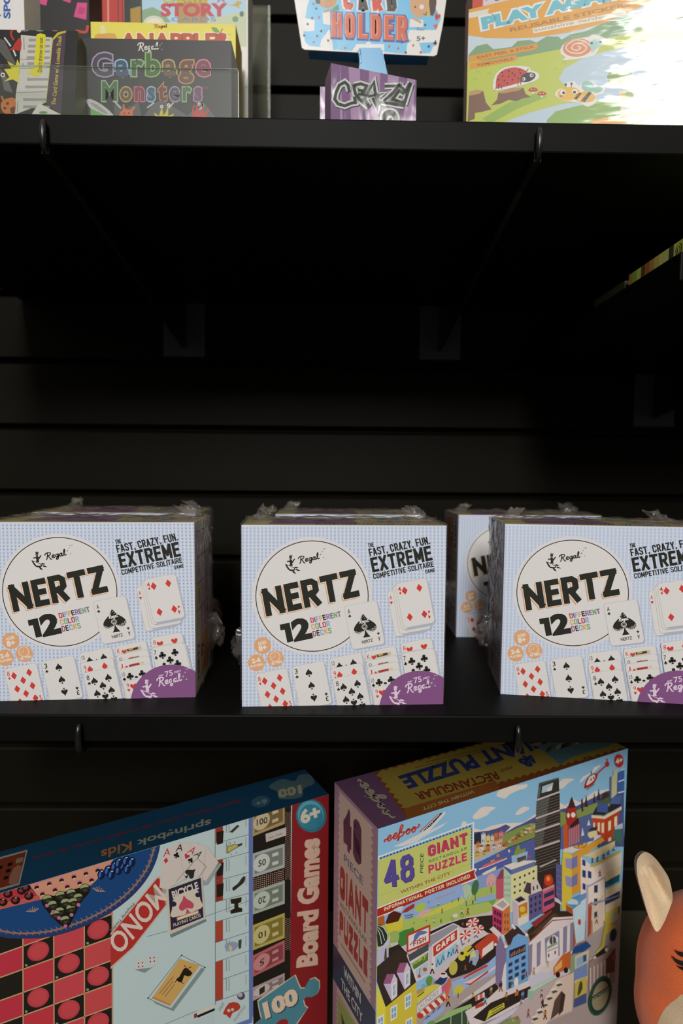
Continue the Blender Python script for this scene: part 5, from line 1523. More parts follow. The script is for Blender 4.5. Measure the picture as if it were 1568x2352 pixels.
    a.poly('7d9a80', [(990, 835), (1035, 840), (1030, 1010), (985, 1000)]); a.poly('c3bc98', [(1035, 840), (1175, 780), (1160, 1080), (1030, 1120)]); a.poly('88a8bc', [(1050, 870), (1150, 820), (1150, 900), (1050, 960)]); a.poly('3a4a74', [(1115, 840), (1150, 825), (1150, 890), (1118, 905)]); a.poly('6f86b4', [(1030, 980), (1160, 910), (1160, 1040), (1030, 1090)]); a.poly('bca84a', [(1035, 1110), (1150, 1040), (1150, 1210), (1035, 1270)]); a.poly('3c4a2c', [(1060, 1220), (1080, 1110), (1105, 1100), (1110, 1170), (1070, 1240)], 2); a.poly('41527f', [(1030, 1280), (1150, 1210), (1150, 1310), (1025, 1360)])
    a.poly('8c7a72', [(1175, 900), (1440, 760), (1430, 1100), (1170, 1240)]); a.lines('c0b0a4', [[(1190 + i * 36, 960 - i * 18), (1190 + i * 36, 1210 - i * 16)] for i in range(6)], 12); a.poly('5c3a30', [(1340, 880), (1440, 760), (1430, 1000), (1340, 1020)]); a.disc('9c3430', 1420, 860, 22, 34)
    # terrace with stair and orange bus
    a.poly('b8602c', [(820, 960), (905, 840), (995, 790), (990, 960), (900, 1000), (825, 1040)]); a.poly('d0a468', [(830, 960), (905, 880), (905, 950), (835, 1010)]); a.disc('241e1c', 865, 1030, 22, 30); a.disc('241e1c', 945, 985, 22, 30)
    a.poly('8fae9a', [(565, 1190), (840, 1050), (850, 1070), (620, 1220), (610, 1300), (560, 1250)]); a.poly('b4c4b0', [(560, 1185), (830, 1045), (845, 1060), (620, 1195)])
    a.poly('cdb9a8', [(590, 1500), (850, 1080), (1025, 1005), (1005, 1390), (780, 1480), (720, 1560)]); a.poly('54443a', [(790, 1480), (830, 1290), (900, 1190), (940, 1230), (910, 1380)], 0); a.poly('3c2f28', [(870, 1440), (900, 1200), (940, 1230), (915, 1390)])
    a.polys('3f4856', [[(605 + i * 48, 1470 - i * 68), (650 + i * 48, 1455 - i * 68), (672 + i * 48, 1470 - i * 68), (625 + i * 48, 1490 - i * 68)] for i in range(6)])
    a.polys('d9cab8', [[(590 + i * 48, 1465 - i * 68), (612 + i * 48, 1440 - i * 68), (655 + i * 48, 1430 - i * 68), (650 + i * 48, 1455 - i * 68)] for i in range(6)])
    a.poly('b8b438', [(145, 1490), (180, 1390), (330, 1310), (335, 1360), (200, 1440)]); a.lines('2c2820', [[(205, 1390), (320, 1330)], [(205, 1420), (320, 1355)]], 7)
    a.poly('7d8a5c', [(300, 1520), (470, 1440), (480, 1560), (300, 1580)], 2); a.disc('a85440', 460, 1465, 14); a.disc('b8a43c', 420, 1490, 12)
    for x, y, h, c, d in ((350, 1250, 90, 'b88a34', '4a3020'), (455, 1240, 120, 'b8682c', '2a1e1c'), (515, 1240, 100, '5c86b4', '3a4a6c'), (500, 1300, 60, 'a09c9c', '4a4440'), (295, 1150, 110, '2c2620', '8a5a44'), (200, 1190, 90, '8f9a5c', '6a5a48'), (140, 1290, 90, '6aa0c0', '3a4a5c'), (700, 1220, 80, 'b8aaa0', '4a3a34'), (710, 1320, 90, '4a2a28', '241c1c'), (735, 1430, 100, 'b8702c', '4a2a20'), (570, 1420, 90, 'b06a4a', '3a4c6c'), (625, 1000, 80, 'c89a70', '8a6a58'), (765, 930, 70, '8fae8a', 'b8a48c'), (550, 1030, 60, 'a83434', '3a3034'), (410, 1100, 70, '8a9a90', '4a4a4c'), (1250, 480, 90, 'b8ac8c', '8a4a30')):
        a.disc('6a4434', x + h * .04, y - h * .42, h * .1, n=9); a.poly(c, [(x - h * .14, y - h * .3), (x + h * .16, y - h * .34), (x + h * .12, y + h * .05), (x - h * .14, y + h * .06)])
        a.lines(d, [[(x, y), (x - h * .14, y + h * .48)], [(x + h * .02, y), (x + h * .16, y + h * .45)]], h * .11)
    for i in range(4):
        a.poly('c8604a' if i % 2 == 0 else 'd8c4bc', [(40 + i * 24, 1250 - i * 12), (62 + i * 24, 1240 - i * 12), (64 + i * 24, 1290 - i * 12), (42 + i * 24, 1300 - i * 12)])
    a.poly('a83a30', [(40, 1340), (125, 1300), (125, 1350), (45, 1390)]); a.poly('d0c8c4', [(20, 1385), (150, 1330), (150, 1350), (30, 1420)])
    # recycled-board seal
    a.disc('1c3a2c', 1285, 1240, 108, 205, 16, 40); a.ring('4a6450', 1285, 1240, 96, 190, 4, 50, 16); a.disc('8c8064', 1288, 1240, 78, 150, 16, 36)
    a.poly('1c3a2c', [(1190, 1300), (1190, 1260), (1385, 1130), (1385, 1180)]); a.text('7d8466', 'RECYCLED', (1208, 1296), (1378, 1178), (1206, 1266), off=.04)


def city_side(a):
    """narrow left side, pale pink with a zigzag frame, dark ribbon and a photo strip"""
    a.percent()
    a.fill('a07484')
    zl = [(10 + (4 if i % 2 else 0), 1 + i * .95) for i in range(60)]
    zr = [(86 + (5 if i % 2 else 0), 57 - i * .95) for i in range(60)]
    a.poly('c4a494', zl + zr)
    a.cond('5a2440', '48', (24, 14.2), (66, 14.2), (24, 3.4), 6, .3)
    a.text('4a5a78', 'PIECE', (26, 18), (70, 18), (26, 16), off=.01)
    a.cond('9c2c2c', 'GIANT', (16, 29), (82, 29), (16, 20.2), 3.0, .3)
    a.text('3a5a50', 'RECTANGULAR', (18, 31.4), (80, 31.4), (18, 30), off=.01)
    a.cond('9c2c2c', 'PUZZLE', (16, 39.5), (82, 39.5), (16, 32.5), 2.4, .3)
    a.lines('8a5a44', [[(20, 41.3), (78, 41.3)]], .4)
    a.poly('2c2a44', [(0, 44.5), (100, 44.5), (100, 54.5), (0, 54.5)])
    a.text('c4bcb0', 'WITHIN', (28, 48.6), (68, 48.6), (28, 46), off=.02); a.text('c4bcb0', 'THE CITY', (22, 53), (72, 53), (22, 50.4), off=.02)
    z2 = [(9 + (4 if i % 2 else 0), 55 + i * .8) for i in range(56)]; z3 = [(88 + (4 if i % 2 else 0), 99 - i * .8) for i in range(56)]
    a.poly('b79a90', z2 + z3)
    a.poly('a09070', [(13, 56), (86, 56), (86, 100), (13, 100)])
    a.poly('8a9448', [(13, 58), (60, 56), (62, 76), (14, 74)]); a.poly('b07080', [(60, 57), (76, 57), (78, 100), (62, 100)]); a.polys('2c4c54', [[(14, 70), (52, 73), (52, 79), (14, 76)], [(14, 80), (50, 84), (50, 89), (14, 86)], [(68, 62), (86, 60), (86, 72), (72, 78)], [(68, 82), (86, 80), (86, 92), (72, 96)]])
    a.polys('3c3028', [[(16, 90), (40, 92), (36, 99), (16, 98)], [(22, 60), (38, 62), (30, 68)], [(50, 90), (64, 94), (60, 99)]]); a.polys('c0b060', [[(20, 84), (34, 86), (30, 92)], [(46, 66), (58, 64), (54, 72)]])


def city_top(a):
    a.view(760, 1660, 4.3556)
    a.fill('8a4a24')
    a.poly('74506e', [(-200, 640), (100, 560), (420, 470), (760, 960), (440, 1120), (100, 700)])
    Z = lambda x0, y0, x1, y1, n, ox, oy: [(x0 + (x1 - x0) * i / n + (ox if i % 2 else 0), y0 + (y1 - y0) * i / n + (oy if i % 2 else 0)) for i in range(n + 1)]
    a.poly('a8903c', Z(475, 500, 740, 850, 13, -40, 5) + Z(740, 850, 2960, 230, 60, 6, 22) + Z(2960, 230, 2600, -80, 12, 20, 0) + Z(2600, -80, 475, 500, 50, -4, -20))
    a.pen('bdb398', 'eeboo', (268, 590), (560, 965), (380, 565), 17)
    a.poly('9c5a28', [(730, 862), (1640, 580), (1690, 640), (1660, 690), (760, 970)])
    a.text('bfae7c', 'WITHIN THE CITY', (1422, 672), (912, 850), (1434, 702), off=.03)
    a.text('7c2f22', 'RECTANGULAR', (1640, 490), (832, 705), (1690, 560), off=.03)
    a.text('2f3a6a', 'GIANT PUZZLE', (2080, 110), (680, 540), (2180, 225), off=.05)
    a.lines('5a3a1c', [[(1700 - i * 30, 250 - i * -7), (1682 - i * 30, 254 - i * -7)] for i in range(29)] + [[(1720 - i * 30, 216 - i * -7), (1702 - i * 30, 220 - i * -7)] for i in range(26)], 8)
    a.text('7c2f22', 'PIECE', (1800, 430), (1690, 470), (1815, 455), off=.02)
    a.text('2f3a6a', '48', (1955, 310), (1870, 385), (2070, 370), off=.06)
    a.poly('5c7c80', [(2290, 420), (2420, 340), (2760, 240), (2900, 180), (2800, 120), (2300, 180), (2050, 230), (2180, 330)], 0)
    for i in range(12):
        a.poly(['4a4a3c', '7d6a48', '9aa88a', '2f2f30'][i % 4], [(2150 + i * 48, 300 - i * 12), (2220 + i * 48, 270 - i * 12), (2230 + i * 48, 220 - i * 8), (2160 + i * 48, 250 - i * 10)])


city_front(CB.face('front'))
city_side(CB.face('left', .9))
city_top(CB.face('top', .55))  # lower gain darkens the top inks, shade partly painted in
CB.face('right').fill('84b3cf'); CB.face('back').fill('a07484')
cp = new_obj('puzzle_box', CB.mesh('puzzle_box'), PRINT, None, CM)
tag(cp, 'giant puzzle box with an illustrated city scene under the middle shelf', 'puzzle box')

# ------------------------------------------------------------------ things on the upper shelf
TOPG = 1.12


def at(px, py, Y):
    d = _fw + _rt * ((px - IMW / 2) / FPX) - _up * ((py - IMH / 2) / FPX)
    return d * (Y / d.y)


def stand(TL, TR, Y, depth, gain=TOPG, base='c8c2b4', h=None, yaw=0, lean=0, w=None, z0=None):
    """box on the upper shelf whose front top-left corner is seen at TL (pixels) at depth Y"""
    p, q = at(TL[0], TL[1], Y), at(TR[0], TR[1], Y)
    w = w or (q.x - p.x)
    z0 = TOP_Z + .0028 if (z0 is None and q.x < -.06) else TOP_Z
    h = h or (p.z - z0)
    c, s = cos(radians(yaw)), sin(radians(yaw))
    M = frame(p.x + w / 2 * c - depth / 2 * s, p.y + w / 2 * s + depth / 2 * c, z0 + (depth / 2 * sin(radians(abs(lean))) if lean else 0), yaw, lean)
    return Carton(w, depth, h, M, gain, base)


def finish(cb, name, label, cat, mat=PRINT, group=None):
    o = new_obj(name, cb.mesh(name), mat, None, cb.M)
    return tag(o, label, cat, group)


def monster(a, kind, x, y, k, C=('c4602a', 'b02a20', 'c0b020')):
    """simple printed creatures of the game art"""
    if kind == 0:
        a.poly(C[0], [(x - 55 * k, y + 60 * k), (x - 60 * k, y), (x - 30 * k, y - 40 * k), (x - 34 * k, y - 75 * k), (x - 20 * k, y - 80 * k), (x - 12 * k, y - 42 * k), (x + 30 * k, y - 34 * k), (x + 60 * k, y - 62 * k), (x + 72 * k, y - 48 * k), (x + 50 * k, y - 14 * k), (x + 56 * k, y + 60 * k)], 3)
        a.disc('241c14', x - 22 * k, y - 2 * k, 7 * k, n=10); a.disc('241c14', x + 18 * k, y - 4 * k, 7 * k, n=10)
    elif kind == 1:
        for t in ((-60, 20, -30, -40), (-20, 30, -10, -60), (30, 30, 30, -50), (60, 20, 90, -10)):
            a.line(C[1], [(x + t[0] * k, y + t[1] * k), (x + (t[0] + t[2]) / 2 * k, y + (t[3] - 10) * k), (x + t[2] * k, y + t[3] * k)], 13 * k, smooth=4)
        a.poly(C[1], [(x - 60 * k, y + 70 * k), (x - 40 * k, y), (x, y - 20 * k), (x + 50 * k, y + 6 * k), (x + 60 * k, y + 70 * k)], 3)
        a.disc('d8d0c8', x, y - 66 * k, 13 * k, n=12); a.disc('241c14', x, y - 66 * k, 6 * k, n=10)
    else:
        a.poly(C[2], [(x - 60 * k, y + 60 * k), (x - 80 * k, y - 20 * k), (x - 40 * k, y + 10 * k), (x - 20 * k, y - 50 * k), (x, y + 4 * k), (x + 40 * k, y - 50 * k), (x + 40 * k, y + 10 * k), (x + 90 * k, y - 10 * k), (x + 60 * k, y + 60 * k)])
        for ex, ey in ((-16, -70), (44, -84)):
            a.line(C[2], [(x + ex * .4 * k, y), (x + ex * k, y + ey * k)], 8 * k); a.disc('d8d4cc', x + ex * k, y + ey * k, 14 * k, n=14); a.disc('241c14', x + ex * k, y + ey * k, 6 * k, n=10)


# dark box with outlined lettering, in the clear bin
gb = stand((157, 87), (531, 89), .455, .030, base='2a2a28')
a = gb.face('front').view(200, 0, 3.733)
a.fill('20201e')
a.pen('cfcac4', 'Regal', (432, 432), (615, 425), (430, 370), 9)
for x, y in ((625, 390), (640, 372), (642, 425)):
    a.disc('b4b0aa', x, y, 4, n=8)
OUT = ['9a8aa0', '84b0cc', '86a878', '7ea45c', 'b0965e', 'b07a50', 'c06a7c']
INN = ['3c3444', '30455c', '3c5a34', '3c5a28', '5a4628', '5c3822', '6c2838']
a.letters(OUT, 'Garbage', (52, 705), (1046, 705), (52, 462), .075, .16, INN, .030)
O2 = ['86a878', 'b0965e', 'b85a68', '84b0cc', 'b07050', '9a8aa0', '86a878', 'a8789c']
I2 = ['3c5a34', '5a4628', '6c2434', '30455c', '5c3022', '443a4c', '3c5a34', '54344c']
a.letters(O2, 'Monsters', (134, 862), (978, 862), (134, 704), .075, .2, I2, .030)
a.text('7c3440', 'TM', (986, 768), (1036, 768), (986, 742))
a.poly('4e4e4c', [(480, 1010), (560, 890), (640, 860), (860, 990), (1000, 880), (1100, 1010)]); a.poly('4c4c4a', [(235, 870), (330, 930), (440, 880), (470, 1010), (230, 1010)])
a.poly('b0aeaa', [(-10, 870), (30, 850), (130, 900), (225, 985), (180, 1000), (60, 960)], 2); a.poly('8c8a88', [(20, 880), (90, 900), (180, 975), (120, 960)], 2); a.poly('5c9a44', [(30, 930), (180, 1000), (220, 1100), (30, 1100)])
a.lines('b4b2ae', [[(235, 868), (290, 930)], [(740, 880), (700, 930)], [(940, 970), (1000, 900)], [(515, 925), (575, 880)]], 12)
monster(a, 0, 340, 975, 1.0); monster(a, 2, 655, 985, 1.0); monster(a, 1, 960, 960, 1.0)
gb.face('right').fill('d6d2cc'); gb.face('left').fill('2a2a28'); gb.face('top').fill('b8ac80')
finish(gb, 'card_game_box', 'small black card game box with rainbow outlined lettering in the clear bin', 'game box')

# the same game turned on its side, at far left
gl = stand((-70, 38), (158, 40), .428, .024, lean=-8, base='8f8a60')
a = gl.face('front').view(0, 0, 6.03)
a.fill('16120f')
a.poly('b9b6ae', [(290, 485), (720, 520), (690, 950), (640, 1420), (200, 1590), (220, 1290), (270, 1000), (275, 800)])
a.polys('8d8a84', [[(x, y), (690, y + 4), (690, y + 34), (x, y + 40)] for x, y in ((400, 535), (390, 620), (385, 695), (370, 780), (380, 860), (375, 1080), (350, 1185), (320, 1360), (320, 1460))])
a.lines('6a6862', [[(270, 820), (480, 830)], [(265, 950), (470, 945)], [(220, 1285), (640, 1270)]], 6)
a.lines('2c2a26', [[(330, 510), (335, 690)], [(315, 870), (320, 920)], [(250, 1390), (240, 1560)]], 6)
a.poly('c8bc1c', [(505, 480), (560, 462), (628, 480), (635, 530), (600, 960), (575, 1020), (500, 1070), (430, 1030), (360, 1020), (420, 980), (470, 940)], 0)
a.text('5a5420', "Don't throw us out", (580, 1000), (596, 520), (520, 1000), off=.02)
a.poly('b4a822', [(720, 540), (800, 450), (915, 425), (915, 450), (820, 480), (745, 560), (660, 1420), (570, 1425), (640, 1400)])
a.poly('40303e', [(735, 560), (820, 480), (915, 450), (880, 960), (850, 1600), (640, 1440)])
a.text('b4a03a', 'The Card Game w/ a Loseable Trash', (770, 1460), (855, 505), (715, 1450), off=.02)
for x, c in ((340, '5a4a72'), (555, '3f8a34'), (765, '8a2a3c')):
    a.disc(c, x, 352, 98, 86); a.disc('a8a09c', x, 352, 92, 80); a.disc(c, x, 352, 84, 74)
for t, x in (('8+', 340), ('2-4', 555), ('15', 765)):
    a.text('cfc8c0', t, (x + 34, 395), (x + 34, 300), (x - 26, 395), off=.05)
a.poly('4f4d4a', [(0, 540), (60, 560), (220, 880), (150, 900), (0, 720)]); a.poly('565450', [(0, 960), (100, 1080), (180, 1290), (60, 1250)]); a.lines('c0bcb4', [[(60, 520), (150, 640)], [(180, 680), (220, 780)]], 22)
a.line('a82a1c', [(250, 430), (200, 400), (150, 460), (190, 560)], 26, smooth=4); a.poly('a82418', [(290, 520), (220, 580), (180, 650), (120, 700), (200, 690), (290, 700)], 2)
a.disc('cfc8b4', 265, 425, 30); a.poly('c4b81e', [(240, 820), (275, 900), (255, 1150), (180, 1100), (60, 1130), (130, 1070), (60, 960), (160, 950), (100, 850), (220, 910)])
a.disc('c8c4bc', 40, 1040, 32); a.disc('2a2620', 40, 1040, 16)
a.poly('b8641e', [(10, 1450), (80, 1370), (210, 1370), (205, 1570), (60, 1570)], 3); a.line('b8641e', [(50, 1400), (20, 1330)], 26); a.disc('2a1c12', 105, 1435, 20); a.disc('2a1c12', 68, 1500, 18); a.poly('4a1c1c', [(140, 1500), (205, 1470), (205, 1570), (150, 1570)])
a.poly('c4c0b8', [(540, 1430), (850, 1590), (430, 1600)]); a.disc('5a8a44', 600, 1560, 60, 18)
gl.face('right').fill('6d6744'); gl.face('top').fill('3a3830')
finish(gl, 'card_game_box', 'card game box turned on its side at the far left of the clear bin', 'game box')

# yellow fruit game
yb = stand((208, 50), (541, 52), .50, .032, base='cfc04a')
a = yb.face('front').view(200, 0, 3.733)
a.fill('d8cc4a')
a.pen('a8642c', 'Regal', (572, 240), (690, 235), (570, 212), 7)
a.text('e4dcc0', 'ANAPPLES', (290, 420), (1190, 420), (290, 290), off=.09)
a.text('b04a20', 'ANAPPLES', (290, 420), (1190, 420), (290, 290), off=.05)
a.disc('b03a24', 1140, 335, 46, 44); a.line('4a3a20', [(1140, 290), (1160, 245)], 7); a.poly('6a9a3c', [(1065, 235), (1110, 240), (1135, 278), (1090, 275)], 3)
a.poly('d8d0a0', [(110, 220), (150, 220), (165, 290), (120, 290)]); a.poly('cf9a40', [(70, 300), (130, 290), (240, 290), (245, 400), (70, 400)], 2)
a.text('a89a50', 'TM', (1200, 302), (1232, 302), (1200, 290))
yb.face('right').fill('c9a83a'); yb.face('top').fill('e2d88a')
finish(yb, 'card_game_box', 'yellow fruit card game box standing behind the black one in the bin', 'game box')

# story cards
st = stand((325, -60), (569, -60), .545, .030, base='ded8cc')
a = st.face('front').view(200, 0, 3.733)
a.fill('d6d2cc')
a.poly('a4c4d6', [(462, -300), (1366, -300), (1366, 400), (462, 400)])
a.poly('7fa07c', [(462, 90), (560, 60), (640, 100), (720, 190), (462, 200)], 0); a.poly('b8c0a0', [(1020, 170), (1366, 90), (1366, 400), (1020, 400)])
a.poly('a88a50', [(770, -40), (1030, -40), (1030, 200), (775, 200)])
a.text('b8b038', 'CREATE', (650, 22), (1030, 22), (650, -46), off=.04); a.text('b05a6a', 'A', (1115, 20), (1180, 20), (1115, -46), off=.02)
a.text('b8404a', 'STORY', (640, 136), (1185, 136), (640, 34), off=.05)
a.text('5c80b4', 'CARDS', (722, 184), (1106, 184), (722, 150), off=.0)
a.disc('d6d2c4', 572, 210, 92, 74); a.ring('b0ac98', 572, 210, 78, 62, 5, 30)
a.poly('b8a050', [(1205, 45), (1260, 35), (1290, 5), (1330, 20), (1300, 50), (1310, 75), (1260, 50)], 0); a.disc('6f8f6c', 1270, 165, 26); a.disc('4c6a5c', 1325, 120, 18, 24)
st.face('right').fill('d8d2c8')
finish(st, 'card_box', 'pale blue story card box standing at the back of the bin', 'card box')

# red backed book behind
rb = stand((206, -60), (322, -60), .588, .022, base='d8d4ce')
a = rb.face('front').view(200, 0, 3.733)
a.fill('d6d0ca'); a.poly('b43026', [(85, -300), (310, -300), (320, 300), (88, 300)]); a.lines('d8907c', [[(178, -300), (182, 300)]], 14); a.lines('7c1c18', [[(262, -300), (268, 300)], [(300, -300), (306, 300)]], 10)
a.poly('1c241e', [(312, -300), (370, -300), (374, 300), (320, 300)]); a.poly('a8822a', [(370, 75), (470, 55), (470, 300), (374, 300)]); a.poly('24302a', [(370, -300), (470, -300), (470, 52), (370, 75)])
finish(rb, 'book', 'red and white spined book behind the yellow box in the bin', 'book')

# black box with pink squares
pb = stand((20, -70), (203, -70), .535, .030, base='1a1616')
a = pb.face('front').view(0, 0, 6.03)
a.fill('171313')
a.polys('c8407c', [[(440, -60), (670, -60), (640, 80), (440, 14)], [(790, -60), (990, -60), (975, 42), (880, 12)], [(1070, 35), (1205, 40), (1195, 275), (1020, 230)]])
a.polys('b03068', [[(1110, 90), (1180, 120), (1150, 200), (1070, 180)]])
a.poly('8a3a74', [(240, 40), (290, -30), (390, -10), (420, 90), (390, 185), (300, 165), (245, 120)], 3); a.text('d8c8d0', '3', (350, 125), (355, 70), (285, 120), off=.05)
a.line('b83a24', [(1050, 425), (1150, 445), (1200, 430), (1215, 350)], 36, smooth=4); a.poly('b0602a', [(470, 215), (530, 210), (520, 240), (480, 240)])
finish(pb, 'game_box', 'black game box with bright pink squares in the back of the bin', 'game box')

# white box with blue upright lettering
wb = stand((-80, -70), (53, -70), .475, .026, base='dcd8d2')
a = wb.face('front').view(0, 0, 6.03)
a.fill('d8d4d0')
a.text('2f5aa0', 'SPO', (142, 250), (140, -95), (52, 250), off=.04); a.text('2f6a9a', 'T', (10, 250), (10, 180), (-60, 250), off=.04)
finish(wb, 'game_box', 'white box with blue sideways lettering at the top left corner', 'game box')

# the clear bin itself
ACR = film_mat('clear_acrylic', .015, .05, .022, (.97, .985, .97), None, (.75, .75, .68), .16)
ACR_EDGE = film_mat('clear_acrylic_edge', .06, .12, .10, (.9, .95, .9), None, (.7, .74, .64), .2)
fz = at(300, 155, .418).z
X1 = at(545, 200, .418).x
Y0, Y1, X0 = .418, .622, -.40
zb = at(612, 12, Y1).z
t = thing('display_bin', 'clear acrylic display bin holding card games on the upper shelf', 'display bin', Matrix.Translation(W((X0 + X1) / 2, (Y0 + Y1) / 2, TOP_Z)))
inv = t.matrix_world.inverted()


def acr(name, fn, mat=ACR):
    bm = bmesh.new(); fn(bm)
    for v in bm.verts:
        v.co = inv @ v.co
    bm_obj(name, bm, mat, t)


acr('front_panel', lambda bm: add_box(bm, X0, X1, Y0, Y0 + .0025, TOP_Z + EYE.z + .0028, fz + EYE.z, .0004, 1))
acr('panel_edge', lambda bm: (add_box(bm, X0, X1, Y0 + .0003, Y0 + .0022, fz + EYE.z + .0002, fz + EYE.z + .0007),
                              add_box(bm, X1 + .0003, X1 + .0008, Y0 + .0003, Y0 + .0022, TOP_Z + EYE.z + .003, fz + EYE.z)), ACR_EDGE)


def side_wall(bm, x):
    pts = [W(x, Y0 + .003, TOP_Z + .0028), W(x, Y0 + .003, fz), W(x, Y0 + .05, fz + .02), W(x, Y0 + .105, fz + .095), W(x, Y1, zb), W(x, Y1, TOP_Z + .0028)]
    add_prism(bm, pts, .0025, (1, 0, 0))


acr('side_panel', lambda bm: side_wall(bm, X1 - .0025))
acr('side_panel', lambda bm: side_wall(bm, X0))
acr('bin_floor', lambda bm: add_box(bm, X0, X1, Y0, Y1 + .003, TOP_Z + EYE.z + .0001, TOP_Z + EYE.z + .0026))
ACR_BACK = film_mat('cloudy_acrylic', .0, .3, .10, (.93, .95, .9), None, (.62, .60, .46), 0)
acr('back_panel', lambda bm: add_box(bm, X0, X1, Y1 + .0003, Y1 + .0028, TOP_Z + EYE.z + .0028, zb + EYE.z), ACR_BACK)

# children's card holder with a blue handle
HY = .52
hb = W(*at(850, 125, HY).xy, TOP_Z)
t = thing('card_holder', 'white and blue card holder on a blue handle behind the purple card box', 'card holder', Matrix.Translation(hb))
inv = t.matrix_world.inverted()
outl = [at(x, y, HY) for x, y in ((668, -90), (676, 0), (690, 90), (693, 110), (700, 114), (850, 122), (996, 129), (1003, 125), (1006, 110), (1016, 60), (1026, -10), (1034, -90))]
bm = bmesh.new()
lay = bm.loops.layers.float_color.new('ink')
add_prism(bm, [W(*p) for p in outl], .0012, (0, 1, 0))
wcol = [min(.86, v * TOPG) for v in lin('dcd8d2')]
for f in bm.faces:
    for lp in f.loops:
        lp[lay] = (*wcol, 1)
xm0, xm1, zm0, zm1 = min(p.x for p in outl), max(p.x for p in outl), min(p.z for p in outl), max(p.z for p in outl)
a = Art(xm1 - xm0, zm1 - zm0, Matrix.Identity(4), W(xm0, HY, zm0), (1, 0, 0), (0, 0, 1), TOPG)
a.view(680, 0, 4.3556)
BL = '6fb8dc'
a.poly(BL, [(70, 315), (180, 310), (185, 200), (90, 180), (110, 60), (150, -60), (240, -120), (1300, -120), (1380, 60), (1450, 180), (1400, 300), (1130, 300), (1110, 390), (1240, 430), (1390, 420), (1340, 530), (1260, 535), (1200, 420), (1110, 440), (1100, 540), (880, 520), (880, 440), (600, 440), (560, 510), (370, 500), (360, 420), (240, 470), (130, 460), (90, 420)])
a.polys('dad6d0', [[(265, 110), (340, 100), (340, 250), (270, 240)], [(330, 290), (360, 420), (300, 480), (240, 460), (250, 400)], [(1140, 190), (1270, 200), (1270, 270), (1130, 270)], [(1110, 440), (1160, 400), (1230, 430), (1260, 540), (1110, 540)], [(700, 420), (745, 420), (745, 460), (700, 460)]])
SUITC = [('s', '2a2c30'), ('d', 'b8402e'), ('h', 'b8402e'), ('c', '2a2c30')]
for i, (x, y) in enumerate(((80, 355), (230, 175), (210, 360), (250, 310), (160, 180), (200, 85), (175, 425), (485, 480), (930, 465), (1020, 485), (1095, 525), (1290, 250), (1325, 465), (320, 405), (1245, 525), (170, 40), (1170, 455), (115, 240))):
    k = 'sdscsshdddsscshdd'[i % 17]
    a.suit(k if k in SUIT else 's', 'b8402e' if k in 'dh' else '2a2c30', x, y, 26, 30, (i * 37) % 60 - 30)
a.suit('h', 'b8342c', 1410, 170, 58, 70, 20); a.suit('h', 'c85a50', 1395, 265, 44, 50, -10); a.suit('c', '24282c', 1390, 430, 36, 50, 10)
# children's faces
a.poly('b8864c', [(230, -40), (390, -60), (400, 40), (340, 75), (240, 60)], 3); a.poly('241c14', [(180, -60), (240, -60), (240, 40), (200, 36)]); a.poly('2f8a5c', [(350, 90), (420, 40), (430, 100), (360, 110)]); a.line('b8864c', [(270, 120), (360, 96)], 18)
a.poly('c89a6c', [(1140, 20), (1170, -80), (1290, -80), (1330, 20), (1300, 150), (1210, 170), (1145, 110)], 3); a.poly('cfae34', [(1270, -80), (1340, -80), (1350, 120), (1300, 170), (1330, 60)], 2); a.poly('4a2c20', [(1330, -80), (1400, -60), (1390, 120), (1340, 150)], 2)
a.disc('d8d4cc', 1255, 70, 22, 26); a.disc('241c14', 1190, 70, 8, 12, n=10); a.line('7a3a28', [(1270, 140), (1300, 150), (1305, 120)], 9); a.line('c89a6c', [(1165, 180), (1250, 225)], 24)
a.cond('dcd8d2', 'CARD', (462, 108), (1022, 128), (440, -92), 84, .5)
a.cond(['c8432c', '30302c', 'c8432c', '30302c'], 'CARD', (478, 95), (1012, 118), (460, -80), 46, .9)
a.cond('3a4a90', 'HOLDER', (342, 392), (1120, 430), (342, 112), 84, .2)
a.cond('e09c80', 'HOLDER', (350, 370), (1106, 406), (350, 124), 45, .5)
a.cond('c8582c', 'HOLDER', (356, 374), (1111, 410), (356, 132), 37, .62)
a.text('3a3c40', 'for', (1206, 305), (1290, 308), (1206, 275)); a.text('3a3c40', '5+', (1206, 410), (1290, 405), (1206, 365), off=.03)
a.emit(bm, lay)
for v in bm.verts:
    v.co = inv @ v.co
bm_obj('card_fan_front', bm, print_mat('printed_card_light_gloss', .4, .35, .18, .16, (30, .3, .004)), t)
BLUE = plain('glossy_blue_plastic', (.09, .36, .62), .3, .5)
bm = bmesh.new()
low = [at(x, y, HY) for x, y in ((700, 60), (708, 112), (850, 124), (985, 127), (996, 60), (990, -60), (705, -60))]
add_prism(bm, [W(p.x, p.y + .0022, p.z) for p in low], .010, (0, 1, 0))
for v in bm.verts:
    v.co = inv @ v.co
bm_obj('clamp_disc', bm, BLUE, t)
bm = bmesh.new()
hp = [at(x, y, HY - .004) for x, y in ((820, 106), (824, 120), (826, 140), (822, 170))] + [at(891, 170, HY - .004), at(884, 140, HY - .004), at(880, 120, HY - .004), at(880, 106, HY - .004)]
zl = TOP_Z + .0002
L = [W(p.x, p.y, p.z) for p in hp[:4]] + [W(hp[3].x - .002, HY - .004, zl), W(hp[4].x + .004, HY - .004, zl)] + [W(p.x, p.y, p.z) for p in hp[4:]]
add_prism(bm, L, .011, (0, 1, 0))
es = [e for e in bm.edges]
bmesh.ops.bevel(bm, geom=es, offset=.0018, segments=2, affect='EDGES')
for v in bm.verts:
    v.co = inv @ v.co
bm_obj('handle', bm, BLUE, t)


